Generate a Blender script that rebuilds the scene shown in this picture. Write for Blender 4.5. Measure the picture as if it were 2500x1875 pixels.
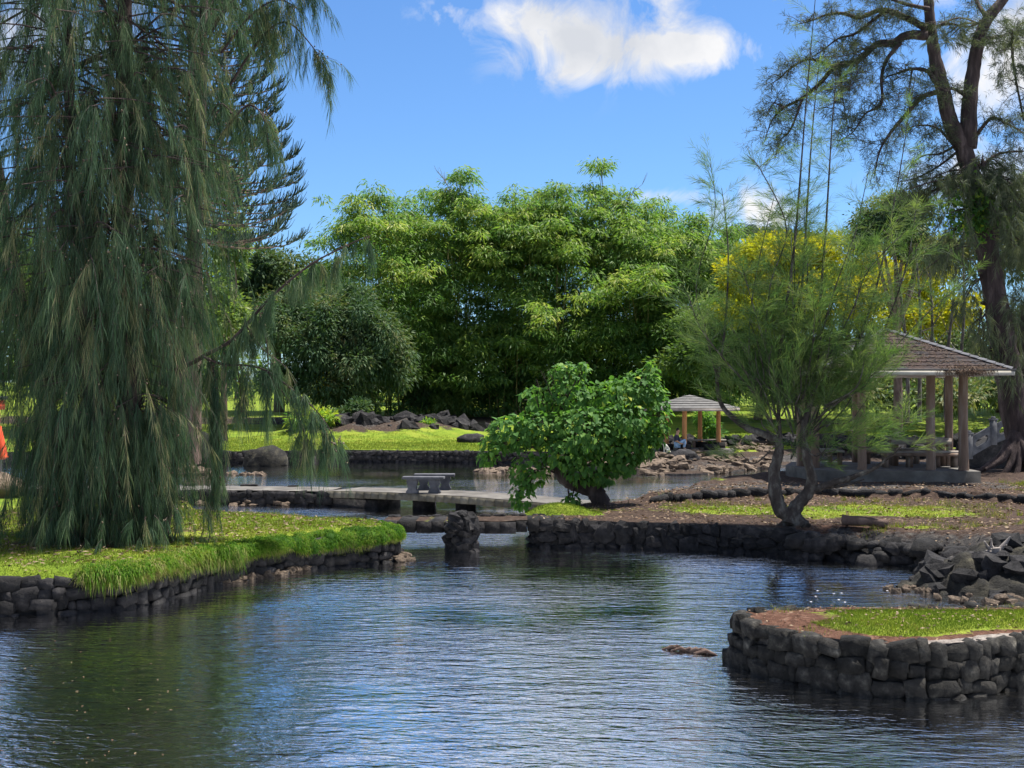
import bpy, bmesh, math, random
import numpy as np
from mathutils import Vector, Matrix, geometry

# ------------------------------------------------------------------ clear
for o in list(bpy.data.objects):
    bpy.data.objects.remove(o, do_unlink=True)
SC = bpy.context.scene
COL = SC.collection
R = math.radians

# ------------------------------------------------------------------ camera
EYE = 3.5          # metres above the pond
cam_d = bpy.data.cameras.new("camera")
cam_d.sensor_width = 36.0
cam_d.lens = 43.2
cam_d.shift_y = 0.009
cam_d.clip_start = 0.1
cam_d.clip_end = 3000.0
cam = bpy.data.objects.new("camera", cam_d)
COL.objects.link(cam)
cam.location = (0, 0, EYE)
cam.rotation_euler = (R(90), 0, 0)
SC.camera = cam

# ------------------------------------------------------------------ sky, sun, exposure
SUN_EL, SUN_AZ = 67.0, 66.0        # azimuth: degrees to the right of the view direction
SUN_STRENGTH = 5.0
SKY_STRENGTH = 0.07
EXPOSURE = 1.08
wd = bpy.data.worlds.new("World")
SC.world = wd
wd.use_nodes = True
WN, WL = wd.node_tree.nodes, wd.node_tree.links
WN.clear()


def wnode(t, **kw):
    n = WN.new(t)
    for k, v in kw.items():
        setattr(n, k, v)
    return n


def wmath(op, a, b=None, clamp=False):
    n = WN.new("ShaderNodeMath")
    n.operation = op
    n.use_clamp = clamp
    for i, x in enumerate((a, b)):
        if x is None:
            continue
        if isinstance(x, (int, float)):
            n.inputs[i].default_value = x
        else:
            WL.new(x, n.inputs[i])
    return n.outputs[0]


def build_world():
    sky = wnode("ShaderNodeTexSky", sky_type="NISHITA", sun_disc=False)
    sky.sun_elevation = R(SUN_EL)
    sky.sun_rotation = R(SUN_AZ)
    sky.altitude = 0
    sky.air_density = 1.0
    sky.dust_density = 0.1
    sky.ozone_density = 3.0
    tc = wnode("ShaderNodeTexCoord")
    sep = wnode("ShaderNodeSeparateXYZ")
    WL.new(tc.outputs["Generated"], sep.inputs[0])
    X, Y, Z = sep.outputs
    yc = wmath("MAXIMUM", Y, 0.05)
    a = wmath("DIVIDE", X, yc)
    b = wmath("DIVIDE", Z, yc)
    # fine turbulence, measured over the direction sphere
    n1 = wnode("ShaderNodeTexNoise")
    n1.inputs["Scale"].default_value = 20.0
    n1.inputs["Detail"].default_value = 9.0
    n1.inputs["Roughness"].default_value = 0.6
    n1.inputs["Distortion"].default_value = 0.6
    WL.new(tc.outputs["Generated"], n1.inputs["Vector"])
    nz = wmath("SUBTRACT", n1.outputs["Fac"], 0.5)
    total = None
    # cumulus ahead: centre (x/y, z/y), half sizes, weight
    for (ca, cb, ra, rb, wt) in ((0.050, 0.298, 0.075, 0.030, 0.8), (0.115, 0.279, 0.062, 0.022, 0.66),
                                 (-0.020, 0.309, 0.042, 0.016, 0.6), (0.160, 0.280, 0.040, 0.014, 0.45),
                                 (0.055, 0.260, 0.035, 0.014, 0.35), (0.105, 0.330, 0.04, 0.008, 0.5),
                                 (0.205, 0.147, 0.050, 0.018, 0.85), (0.125, 0.160, 0.03, 0.006, 0.4),
                                 (0.42, 0.27, 0.07, 0.05, 1.0), (0.40, 0.17, 0.06, 0.03, 0.8),
                                 (0.35, 0.335, 0.06, 0.015, 0.7), (0.08, 0.405, 0.18, 0.035, 0.7), (-0.16, 0.46, 0.14, 0.05, 0.7), (0.38, 0.43, 0.12, 0.04, 0.6),
                                 (0.62, 0.2, 0.15, 0.05, 1.0),
                                 (-0.45, 0.30, 0.12, 0.05, 0.8), (-0.75, 0.2, 0.15, 0.05, 0.9)):
        da = wmath("DIVIDE", wmath("SUBTRACT", a, ca), ra)
        db = wmath("DIVIDE", wmath("SUBTRACT", b, cb), rb)
        r2 = wmath("ADD", wmath("MULTIPLY", da, da), wmath("MULTIPLY", db, db))
        g = wmath("MULTIPLY", wmath("EXPONENT", wmath("MULTIPLY", r2, -0.9)), wt)
        total = g if total is None else wmath("ADD", total, g)
    # cumulus over the unseen sky, cover raised for fill light, on a cloud plane
    zc = wmath("ADD", wmath("MAXIMUM", Z, 0.0), 0.12)
    cmb = wnode("ShaderNodeCombineXYZ")
    WL.new(wmath("DIVIDE", X, zc), cmb.inputs[0])
    WL.new(wmath("DIVIDE", Y, zc), cmb.inputs[1])
    n2 = wnode("ShaderNodeTexNoise")
    n2.inputs["Scale"].default_value = 1.1
    n2.inputs["Detail"].default_value = 5.0
    n2.inputs["Roughness"].default_value = 0.55
    WL.new(cmb.outputs[0], n2.inputs["Vector"])
    hi = wmath("MULTIPLY", wmath("SUBTRACT", n2.outputs["Fac"], 0.42), 6.0, True)
    front = wmath("MULTIPLY", wmath("SUBTRACT", 0.385, b), 18.0, True)      # 1 low ahead, 0 high or behind
    fy = wmath("MULTIPLY", wmath("SUBTRACT", Y, 0.3), 6.0, True)
    front = wmath("MULTIPLY", front, fy)
    hi = wmath("MULTIPLY", hi, wmath("SUBTRACT", 1.0, front))
    total = wmath("ADD", total, wmath("MULTIPLY", hi, 1.0))
    dens = wmath("ADD", total, wmath("MULTIPLY", nz, 2.9))
    dens = wmath("MULTIPLY", wmath("SUBTRACT", dens, 0.26), 1.3, True)
    dens = wmath("MULTIPLY", dens, wmath("MULTIPLY", total, 3.0, True))
    above = wmath("MULTIPLY", wmath("ADD", Z, 0.0), 25.0, True)
    dens = wmath("MULTIPLY", dens, above)
    # cloud brightness: billows slightly darker where thick
    n3 = wnode("ShaderNodeTexNoise")
    n3.inputs["Scale"].default_value = 13.0
    n3.inputs["Detail"].default_value = 5.0
    WL.new(tc.outputs["Generated"], n3.inputs["Vector"])
    ramp = wnode("ShaderNodeValToRGB")
    ramp.color_ramp.elements[0].position = 0.36
    ramp.color_ramp.elements[0].color = (4.7, 4.9, 5.3, 1)
    ramp.color_ramp.elements[1].position = 0.62
    ramp.color_ramp.elements[1].color = (6.6, 6.6, 6.7, 1)
    WL.new(n3.outputs["Fac"], ramp.inputs[0])
    mix = wnode("ShaderNodeMixRGB")
    WL.new(dens, mix.inputs[0])
    tint = wnode("ShaderNodeVectorMath", operation="MULTIPLY")
    tint.inputs[1].default_value = (.63, .88, 1.16)          # the clear deep blue of the trade-wind sky
    WL.new(sky.outputs[0], tint.inputs[0])
    WL.new(tint.outputs[0], mix.inputs[1])
    WL.new(ramp.outputs[0], mix.inputs[2])
    bg = wnode("ShaderNodeBackground")
    bg.inputs["Strength"].default_value = SKY_STRENGTH
    WL.new(mix.outputs[0], bg.inputs["Color"])
    out = wnode("ShaderNodeOutputWorld")
    WL.new(bg.outputs[0], out.inputs["Surface"])


build_world()
sun_d = bpy.data.lights.new("sun", "SUN")
sun_d.energy = SUN_STRENGTH
sun_d.angle = R(0.53)
sun_d.color = (1.0, 0.955, 0.87)
sun = bpy.data.objects.new("sun", sun_d)
COL.objects.link(sun)
sdir = Vector((math.sin(R(SUN_AZ)) * math.cos(R(SUN_EL)), math.cos(R(SUN_AZ)) * math.cos(R(SUN_EL)), math.sin(R(SUN_EL))))
sun.rotation_euler = sdir.to_track_quat("Z", "Y").to_euler()
sun.location = (0, 0, 60)
vs = SC.view_settings
vs.view_transform = "Standard"
vs.look = "None"
vs.exposure = EXPOSURE
vs.gamma = 1.0
vs.use_curve_mapping = False
SC.cycles.max_bounces = 8
SC.cycles.transparent_max_bounces = 8
SC.cycles.use_adaptive_sampling = True
SC.cycles.use_denoising = True
SC.cycles.sample_clamp_indirect = 6.0

# ------------------------------------------------------------------ helpers
F = 3000.0


def P(u, v, Y):
    """the point Y metres away that the photograph shows at (u, v)"""
    return np.array(((u - 1250.0) / F * Y, Y, EYE - (v - 960.0) / F * Y))


def G(u, v, z=0.0):
    """the point of the level z that the photograph shows at (u, v)"""
    Y = F * (EYE - z) / (v - 960.0)
    return np.array(((u - 1250.0) / F * Y, Y, z))


def nrm(a):
    return a / np.maximum(np.linalg.norm(a, axis=-1, keepdims=True), 1e-9)


def sstep(a, b, x):
    t = np.clip((np.asarray(x, float) - a) / (b - a), 0, 1)
    return t * t * (3 - 2 * t)


_tab = np.random.default_rng(7).random((256, 256))


def vnoise(x, y):
    x = np.asarray(x, float); y = np.asarray(y, float)
    xi = np.floor(x).astype(int); yi = np.floor(y).astype(int)
    fx = x - xi; fy = y - yi
    fx = fx * fx * (3 - 2 * fx); fy = fy * fy * (3 - 2 * fy)
    g = lambda i, j: _tab[i & 255, j & 255]
    return (g(xi, yi) * (1 - fx) + g(xi + 1, yi) * fx) * (1 - fy) + (g(xi, yi + 1) * (1 - fx) + g(xi + 1, yi + 1) * fx) * fy


def fbm(x, y, o=4):
    s = 0; a = .5; n = 0
    for i in range(o):
        s = s + a * vnoise(x + 13.7 * i, y + 5.3 * i); n += a
        a *= .5; x = x * 2.03; y = y * 2.03
    return s / n


class MB:
    """collects pieces of geometry and links them as one mesh object"""

    def __init__(self):
        self.v = []; self.f = {3: [], 4: []}; self.n = 0; self.a = {}

    def add(self, V, Fc, var=None):
        V = np.asarray(V, float).reshape(-1, 3)
        Fc = np.asarray(Fc, int)
        k = Fc.shape[1]
        self.v.append(V)
        self.f[k].append(Fc + self.n)
        if var is None:
            var = np.full(len(V), .5)
        self.a.setdefault("var", []).append(np.broadcast_to(np.asarray(var, float), (len(V),)))
        self.n += len(V)

    def box(self, c, s, rz=0.0, rx=0.0, ry=0.0, taper=1.0):
        x, y, z = np.array(s) / 2.0
        V = np.array([(-x, -y, -z), (x, -y, -z), (x, y, -z), (-x, y, -z),
                      (-x * taper, -y * taper, z), (x * taper, -y * taper, z), (x * taper, y * taper, z), (-x * taper, y * taper, z)])
        M = np.array((Matrix.Rotation(rz, 3, 'Z') @ Matrix.Rotation(ry, 3, 'Y') @ Matrix.Rotation(rx, 3, 'X')))
        V = V @ M.T + np.array(c)
        self.add(V, [(0, 3, 2, 1), (4, 5, 6, 7), (0, 1, 5, 4), (1, 2, 6, 5), (2, 3, 7, 6), (3, 0, 4, 7)])
        return self

    def tube(self, pts, rad, sides=7, cap=True, wob=0.0, rng=None, var=None):
        pts = np.asarray(pts, float); n = len(pts)
        rad = np.broadcast_to(np.asarray(rad, float), (n,))
        tan = nrm(np.gradient(pts, axis=0))
        ref = np.array((0., 0., 1.)) if abs(tan[0][2]) < .9 else np.array((1., 0., 0.))
        u = nrm(np.cross(tan, ref)); w = np.cross(tan, u)
        for i in range(1, n):                       # parallel transport
            u[i] = nrm(u[i - 1] - tan[i] * np.dot(u[i - 1], tan[i])); w[i] = np.cross(tan[i], u[i])
        th = np.linspace(0, 2 * math.pi, sides, endpoint=False)
        rr = rad[:, None] * np.ones(sides)[None]
        if wob:
            rr = rr * (1 + wob * (rng.random((n, sides)) - .5))
        V = pts[:, None] + rr[..., None] * (np.cos(th)[None, :, None] * u[:, None] + np.sin(th)[None, :, None] * w[:, None])
        V = V.reshape(-1, 3)
        i = np.arange(n - 1)[:, None] * sides; j = np.arange(sides)[None]
        Fq = np.stack([i + j, i + (j + 1) % sides, i + sides + (j + 1) % sides, i + sides + j], -1).reshape(-1, 4)
        base = self.n
        self.add(V, Fq, var)
        if cap:
            for e, s in ((0, -1), (n - 1, 1)):
                c = pts[e] + tan[e] * s * rad[e] * .25
                Vc = np.vstack([V[e * sides:(e + 1) * sides], c[None]])
                jj = np.arange(sides)
                self.add(Vc, np.stack([jj, (jj + 1) % sides, np.full(sides, sides)], -1), var if var is None or np.isscalar(var) else .5)
        return self

    def prism(self, poly, z0, z1):
        """vertical prism over a convex or nearly convex outline"""
        poly = np.asarray(poly, float); n = len(poly)
        c = poly.mean(0)
        bot = np.c_[poly, np.full(n, z0)]; top = np.c_[poly, np.full(n, z1)]
        V = np.vstack([bot, top, [[c[0], c[1], z0], [c[0], c[1], z1]]])
        i = np.arange(n); j = (i + 1) % n
        self.add(V, np.stack([i, j, j + n, i + n], -1))
        self.add(V, np.vstack([np.stack([j, i, np.full(n, 2 * n)], -1), np.stack([i + n, j + n, np.full(n, 2 * n + 1)], -1)]))
        return self

    def build(self, name, mat, parent=None, smooth=False, attrs=None):
        V = np.vstack(self.v)
        me = bpy.data.meshes.new(name)
        me.vertices.add(len(V))
        me.vertices.foreach_set("co", V.ravel().astype(np.float32))
        loops = []; starts = []; s = 0
        for k in (3, 4):
            if self.f[k]:
                A = np.vstack(self.f[k])
                loops.append(A.ravel())
                starts.append(s + np.arange(len(A)) * k)
                s += A.size
        loops = np.concatenate(loops); starts = np.concatenate(starts)
        me.loops.add(len(loops))
        me.loops.foreach_set("vertex_index", loops.astype(np.int32))
        me.polygons.add(len(starts))
        me.polygons.foreach_set("loop_start", starts.astype(np.int32))
        if smooth:
            me.polygons.foreach_set("use_smooth", np.ones(len(starts), bool))
        at = me.attributes.new("var", "FLOAT", "POINT")
        at.data.foreach_set("value", np.concatenate(self.a["var"]).astype(np.float32))
        for k, a in (attrs or {}).items():
            at = me.attributes.new(k, "FLOAT", "POINT")
            at.data.foreach_set("value", np.asarray(a, np.float32))
        me.update(calc_edges=True)
        me.validate()
        if mat is not None:
            me.materials.append(mat)
        return link(name, me, parent)


def link(name, data, parent=None):
    o = bpy.data.objects.new(name, data)
    COL.objects.link(o)
    if parent is not None:
        o.parent = parent
        o.matrix_parent_inverse = parent_inv(parent)
    return o


def parent_inv(p):
    # every piece is given in world coordinates: its parent's own placing is undone
    return Matrix.LocRotScale(p.location, p.rotation_euler, p.scale).inverted()


def tag(o, label, cat, group=None):
    o["label"] = label; o["category"] = cat
    if group:
        o["group"] = group
    return o


def thing(name, label, cat, loc=(0, 0, 0), group=None):
    o = bpy.data.objects.new(name, None)
    COL.objects.link(o)
    o.location = tuple(float(c) for c in loc)
    o.empty_display_size = .2
    return tag(o, label, cat, group)


def stuff(o):
    o["kind"] = "stuff"
    return o


def structure(o):
    o["kind"] = "structure"
    return o


# ------------------------------------------------------------------ materials
def newmat(name):
    m = bpy.data.materials.new(name)
    m.use_nodes = True
    nt = m.node_tree
    b = nt.nodes["Principled BSDF"]
    return m, nt.nodes, nt.links, b


def add_noise(N, L, scale, detail=6, rough=.6, vec=None, coord="Object", stretch=None):
    n = N.new("ShaderNodeTexNoise")
    n.inputs["Scale"].default_value = scale
    n.inputs["Detail"].default_value = detail
    n.inputs["Roughness"].default_value = rough
    if vec is None and coord == "World":
        vec = N.new("ShaderNodeNewGeometry").outputs["Position"]
    if vec is None:
        tc = N.new("ShaderNodeTexCoord")
        vec = tc.outputs[coord]
    if stretch is not None:
        mp = N.new("ShaderNodeMapping")
        mp.inputs["Scale"].default_value = stretch
        L.new(vec, mp.inputs["Vector"])
        vec = mp.outputs[0]
    L.new(vec, n.inputs["Vector"])
    return n


def ramp(N, L, fac, stops):
    r = N.new("ShaderNodeValToRGB")
    e = r.color_ramp.elements
    while len(e) < len(stops):
        e.new(.5)
    for i, (p, c) in enumerate(stops):
        e[i].position = p
        e[i].color = (*c, 1)
    L.new(fac, r.inputs[0])
    return r.outputs[0]


def bump(N, L, b, height, strength=.4, dist=.05):
    n = N.new("ShaderNodeBump")
    n.inputs["Strength"].default_value = strength
    n.inputs["Distance"].default_value = dist
    L.new(height, n.inputs["Height"])
    L.new(n.outputs[0], b.inputs["Normal"])
    return n


def rough_mat(name, stops, scale=4, rough=.9, bstr=.5, bdist=.03, bscale=None, stretch=None, spec=.3, rnd=0.0, coord="Object"):
    m, N, L, b = newmat(name)
    n = add_noise(N, L, scale, stretch=stretch, coord=coord)
    c = ramp(N, L, n.outputs["Fac"], stops)
    if rnd:
        oi = N.new("ShaderNodeObjectInfo")
        mr = N.new("ShaderNodeMapRange")
        mr.inputs["To Min"].default_value = 1 - rnd
        mr.inputs["To Max"].default_value = 1 + rnd
        L.new(oi.outputs["Random"], mr.inputs[0])
        mx = N.new("ShaderNodeVectorMath"); mx.operation = "SCALE"
        L.new(c, mx.inputs[0]); L.new(mr.outputs[0], mx.inputs["Scale"])
        c = mx.outputs[0]
    L.new(c, b.inputs["Base Color"])
    b.inputs["Roughness"].default_value = rough
    b.inputs["Specular IOR Level"].default_value = spec
    n2 = add_noise(N, L, bscale or scale * 4, detail=8, rough=.7, stretch=stretch, coord=coord)
    bump(N, L, b, n2.outputs["Fac"], bstr, bdist)
    return m


def leaf_mat(name, stops, trans=.35, rough=.5, tcol=(1.25, 1.3, .55), spec=.35):
    """leaf colour from the leaf's own number, light shining through from behind"""
    m, N, L, b = newmat(name)
    at = N.new("ShaderNodeAttribute"); at.attribute_name = "var"
    c = ramp(N, L, at.outputs["Fac"], stops)
    L.new(c, b.inputs["Base Color"])
    b.inputs["Roughness"].default_value = rough
    b.inputs["Specular IOR Level"].default_value = spec
    t = N.new("ShaderNodeBsdfTranslucent")
    mu = N.new("ShaderNodeVectorMath"); mu.operation = "MULTIPLY"
    mu.inputs[1].default_value = tcol
    L.new(c, mu.inputs[0]); L.new(mu.outputs[0], t.inputs["Color"])
    mx = N.new("ShaderNodeMixShader")
    mx.inputs[0].default_value = trans
    L.new(b.outputs[0], mx.inputs[1]); L.new(t.outputs[0], mx.inputs[2])
    L.new(mx.outputs[0], N["Material Output"].inputs["Surface"])
    return m


M = {}
M["lava"] = rough_mat("lava_stone", [(.3, (.006, .0056, .0062)), (.5, (.015, .014, .0155)), (.64, (.034, .031, .031)), (.78, (.085, .078, .07))], scale=5, bstr=1.0, bdist=.05, bscale=13, rnd=.45, coord="World")
M["lava_near"] = rough_mat("lava_stone_weathered", [(.3, (.006, .0055, .005)), (.5, (.017, .0155, .014)), (.62, (.04, .037, .032)), (.74, (.10, .092, .078)), (.85, (.2, .19, .16))], scale=8, bstr=1.0, bdist=.035, bscale=24, rnd=.5, coord="World")
M["mortar"] = rough_mat("mortar", [(.3, (.012, .011, .011)), (.7, (.035, .032, .03))], scale=9)
M["outcrop"] = rough_mat("lava_outcrop", [(.3, (.007, .0065, .006)), (.5, (.018, .0165, .014)), (.64, (.045, .04, .028)), (.78, (.10, .09, .06))], scale=3, bstr=1.0, bdist=.08, bscale=9)
M["mudrock"] = rough_mat("shore_rock", [(.3, (.06, .045, .035)), (.55, (.17, .125, .09)), (.75, (.34, .26, .2))], scale=2.5, bstr=1.0, bdist=.06, bscale=9)
M["concrete"] = rough_mat("weathered_concrete", [(.3, (.055, .05, .045)), (.55, (.125, .115, .105)), (.75, (.2, .185, .165))], scale=1.6, bstr=.3, bdist=.01, bscale=30)
M["deck_face"] = rough_mat("bridge_slab", [(.3, (.05, .046, .034)), (.55, (.12, .108, .085)), (.75, (.2, .185, .15))], scale=1.8, bstr=.3, bdist=.01, bscale=22, rnd=.25)
M["bench_stone"] = rough_mat("bench_stone", [(.3, (.055, .056, .066)), (.7, (.115, .116, .132))], scale=5, bstr=.4, bdist=.01, bscale=40)
M["grey_stone"] = rough_mat("dark_bridge_stone", [(.3, (.035, .036, .042)), (.6, (.075, .076, .085)), (.75, (.12, .12, .125))], scale=4, bstr=.5, bdist=.02, bscale=20)
M["bark_dark"] = rough_mat("ironwood_bark", [(.3, (.025, .017, .016)), (.55, (.065, .045, .042)), (.75, (.15, .11, .10))], scale=5, bstr=1.0, bdist=.06, bscale=12, stretch=(1, 1, .25))
M["bark_grey"] = rough_mat("lichen_bark", [(.3, (.022, .017, .015)), (.5, (.052, .042, .037)), (.66, (.13, .12, .105)), (.75, (.27, .27, .23))], scale=6, bstr=1.0, bdist=.05, bscale=14, stretch=(1, 1, .5))
M["bark_brown"] = rough_mat("brown_bark", [(.3, (.06, .035, .028)), (.7, (.19, .13, .105))], scale=5, bstr=.8, bdist=.04, stretch=(1, 1, .3))
M["culm"] = rough_mat("bamboo_culm", [(.3, (.10, .10, .035)), (.7, (.28, .24, .09))], scale=2, bstr=.1)
M["wood_post"] = rough_mat("weathered_post", [(.3, (.09, .055, .04)), (.55, (.2, .135, .10)), (.75, (.33, .28, .24))], scale=2.0, bstr=.5, bdist=.02, stretch=(2, 2, .25))
M["wood_orange"] = rough_mat("cedar_post", [(.3, (.24, .12, .055)), (.55, (.42, .2, .075)), (.75, (.5, .36, .24))], scale=1.2, bstr=.4, bdist=.02, stretch=(2, 2, .3))
M["wood_grey"] = rough_mat("grey_wood", [(.3, (.15, .125, .11)), (.7, (.33, .29, .25))], scale=2, bstr=.3, bdist=.01)
M["white_paint"] = rough_mat("white_paint", [(.3, (.34, .32, .28)), (.7, (.48, .46, .41))], scale=3, bstr=.1, rough=.6)
M["red_paint"] = rough_mat("red_paint", [(.3, (.5, .055, .02)), (.7, (.62, .09, .03))], scale=3, bstr=.1, rough=.5)
M["black_paint"] = rough_mat("black_paint", [(.3, (.02, .02, .024)), (.7, (.04, .04, .045))], scale=3, bstr=.2, rough=.6)
M["dry_twig"] = rough_mat("dry_twig", [(.3, (.12, .10, .09)), (.7, (.28, .25, .23))], scale=8, bstr=.3)
M["petal"] = rough_mat("petal", [(.3, (.7, .66, .66)), (.7, (.8, .78, .78))], scale=8, bstr=.05, rough=.5)

M["needle_dark"] = leaf_mat("ironwood_needles", [(0, (.032, .064, .040)), (.45, (.064, .112, .062)), (.8, (.125, .172, .085)), (1, (.23, .21, .115))], trans=.4, rough=.65, tcol=(1.1, 1.3, .8), spec=.2)
M["needle_young"] = leaf_mat("young_needles", [(0, (.045, .095, .034)), (.5, (.092, .16, .054)), (1, (.19, .24, .09))], trans=.45, rough=.6, spec=.2)
M["needle_grey"] = leaf_mat("grey_needles", [(0, (.045, .06, .042)), (.5, (.09, .115, .07)), (1, (.18, .19, .13))], trans=.35, rough=.65, spec=.2)
M["pine"] = leaf_mat("pine_needles", [(0, (.02, .045, .034)), (.6, (.045, .082, .056)), (1, (.085, .12, .08))], trans=.15, rough=.55, spec=.2)
M["bamboo"] = leaf_mat("bamboo_leaves", [(0, (.05, .118, .042)), (.45, (.118, .215, .052)), (.8, (.235, .315, .058)), (1, (.39, .39, .12))], trans=.48, rough=.55, spec=.25, tcol=(1.1, 1.25, .7))
M["mango"] = leaf_mat("mango_leaves", [(0, (.028, .068, .034)), (.5, (.06, .108, .05)), (.85, (.12, .155, .075)), (1, (.2, .19, .09))], trans=.3, rough=.6, spec=.12)
M["broad"] = leaf_mat("broad_leaves", [(0, (.05, .10, .034)), (.5, (.095, .165, .045)), (1, (.2, .25, .07))], trans=.42, rough=.55, spec=.25)
M["milo"] = leaf_mat("heart_leaves", [(0, (.04, .115, .03)), (.5, (.085, .195, .045)), (.85, (.17, .30, .055)), (1, (.33, .38, .045))], trans=.45, rough=.6, spec=.18)
M["canopy"] = leaf_mat("canopy_leaves", [(0, (.23, .27, .018)), (.55, (.39, .39, .02)), (.88, (.5, .42, .025)), (1, (.14, .10, .05))], trans=.4, rough=.7, tcol=(1.2, 1.2, .4), spec=.15)
M["palm"] = leaf_mat("palm_leaves", [(0, (.03, .065, .04)), (1, (.10, .14, .08))], trans=.2, rough=.5)
M["grass"] = leaf_mat("grass_blades", [(0, (.05, .095, .014)), (.45, (.118, .168, .024)), (.8, (.215, .23, .045)), (1, (.31, .25, .11))], trans=.45, rough=.7, tcol=(1.2, 1.25, .5), spec=.15)
M["moss"] = leaf_mat("edge_grass", [(0, (.03, .088, .008)), (.4, (.08, .175, .013)), (.7, (.16, .21, .035)), (1, (.30, .25, .14))], trans=.45, rough=.7, tcol=(1.2, 1.25, .5), spec=.15)
M["litter"] = leaf_mat("leaf_litter", [(0, (.05, .03, .02)), (.6, (.17, .10, .06)), (1, (.34, .26, .17))], trans=.1, rough=.8)
M["cone"] = leaf_mat("seed_cones", [(0, (.03, .02, .014)), (.7, (.10, .07, .045)), (1, (.22, .17, .12))], trans=0.0, rough=.8)

# ------------------------------------------------------------------ ground and water materials
def ground_mat():
    m, N, L, b = newmat("ground")
    geo = N.new("ShaderNodeNewGeometry")
    pos = geo.outputs["Position"]

    def attr(n):
        a = N.new("ShaderNodeAttribute"); a.attribute_name = n
        return a.outputs["Fac"]

    def mth(op, x, y, clamp=False):
        n = N.new("ShaderNodeMath"); n.operation = op; n.use_clamp = clamp
        for i, k in enumerate((x, y)):
            if isinstance(k, (int, float)):
                n.inputs[i].default_value = k
            else:
                L.new(k, n.inputs[i])
        return n.outputs[0]

    def mix(f, a_, b_):
        n = N.new("ShaderNodeMixRGB")
        L.new(f, n.inputs[0]); L.new(a_, n.inputs[1]); L.new(b_, n.inputs[2])
        return n.outputs[0]
    big = add_noise(N, L, .9, 7, .65, vec=pos)
    fine = add_noise(N, L, 9, 6, .7, vec=pos)
    vfine = add_noise(N, L, 38, 4, .7, vec=pos)
    soil = ramp(N, L, fine.outputs["Fac"], [(.28, (.014, .0105, .0095)), (.48, (.044, .031, .025)), (.62, (.082, .058, .043)), (.78, (.19, .14, .10))])
    red = ramp(N, L, fine.outputs["Fac"], [(.3, (.04, .02, .013)), (.55, (.12, .058, .038)), (.75, (.25, .16, .115))])
    soil = mix(attr("red"), soil, red)
    turf1 = ramp(N, L, big.outputs["Fac"], [(.3, (.10, .18, .016)), (.5, (.175, .245, .022)), (.62, (.24, .28, .035)), (.75, (.28, .25, .075))])
    turf2 = ramp(N, L, vfine.outputs["Fac"], [(.3, (.35, .35, .35)), (.55, (1, 1, 1)), (.75, (1.35, 1.3, 1.2))])
    tm = N.new("ShaderNodeVectorMath"); tm.operation = "MULTIPLY"
    L.new(turf1, tm.inputs[0]); L.new(turf2, tm.inputs[1])
    nzz = mth("ADD", mth("MULTIPLY", mth("SUBTRACT", big.outputs["Fac"], .5), 1.5), mth("MULTIPLY", mth("SUBTRACT", fine.outputs["Fac"], .5), 1.0))
    gf = mth("MULTIPLY", mth("SUBTRACT", mth("ADD", attr("grass"), nzz), .42), 6.0, True)
    c = mix(gf, soil, tm.outputs[0])
    rock = ramp(N, L, fine.outputs["Fac"], [(.3, (.018, .017, .018)), (.5, (.05, .046, .046)), (.66, (.11, .098, .085)), (.8, (.2, .175, .14))])
    rf = mth("MULTIPLY", mth("SUBTRACT", mth("ADD", attr("rock"), nzz), .42), 6.0, True)
    c = mix(rf, c, rock)
    cope = ramp(N, L, fine.outputs["Fac"], [(.3, (.12, .10, .09)), (.55, (.3, .26, .23)), (.75, (.46, .42, .38))])
    cf = mth("MULTIPLY", mth("SUBTRACT", mth("ADD", attr("coping"), mth("MULTIPLY", nzz, .7)), .45), 8.0, True)
    c = mix(cf, c, cope)
    L.new(c, b.inputs["Base Color"])
    b.inputs["Roughness"].default_value = .95
    b.inputs["Specular IOR Level"].default_value = .15
    hsum = mth("ADD", mth("MULTIPLY", fine.outputs["Fac"], 1.0), mth("MULTIPLY", vfine.outputs["Fac"], .35))
    bump(N, L, b, hsum, 1.0, .07)
    return m


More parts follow.
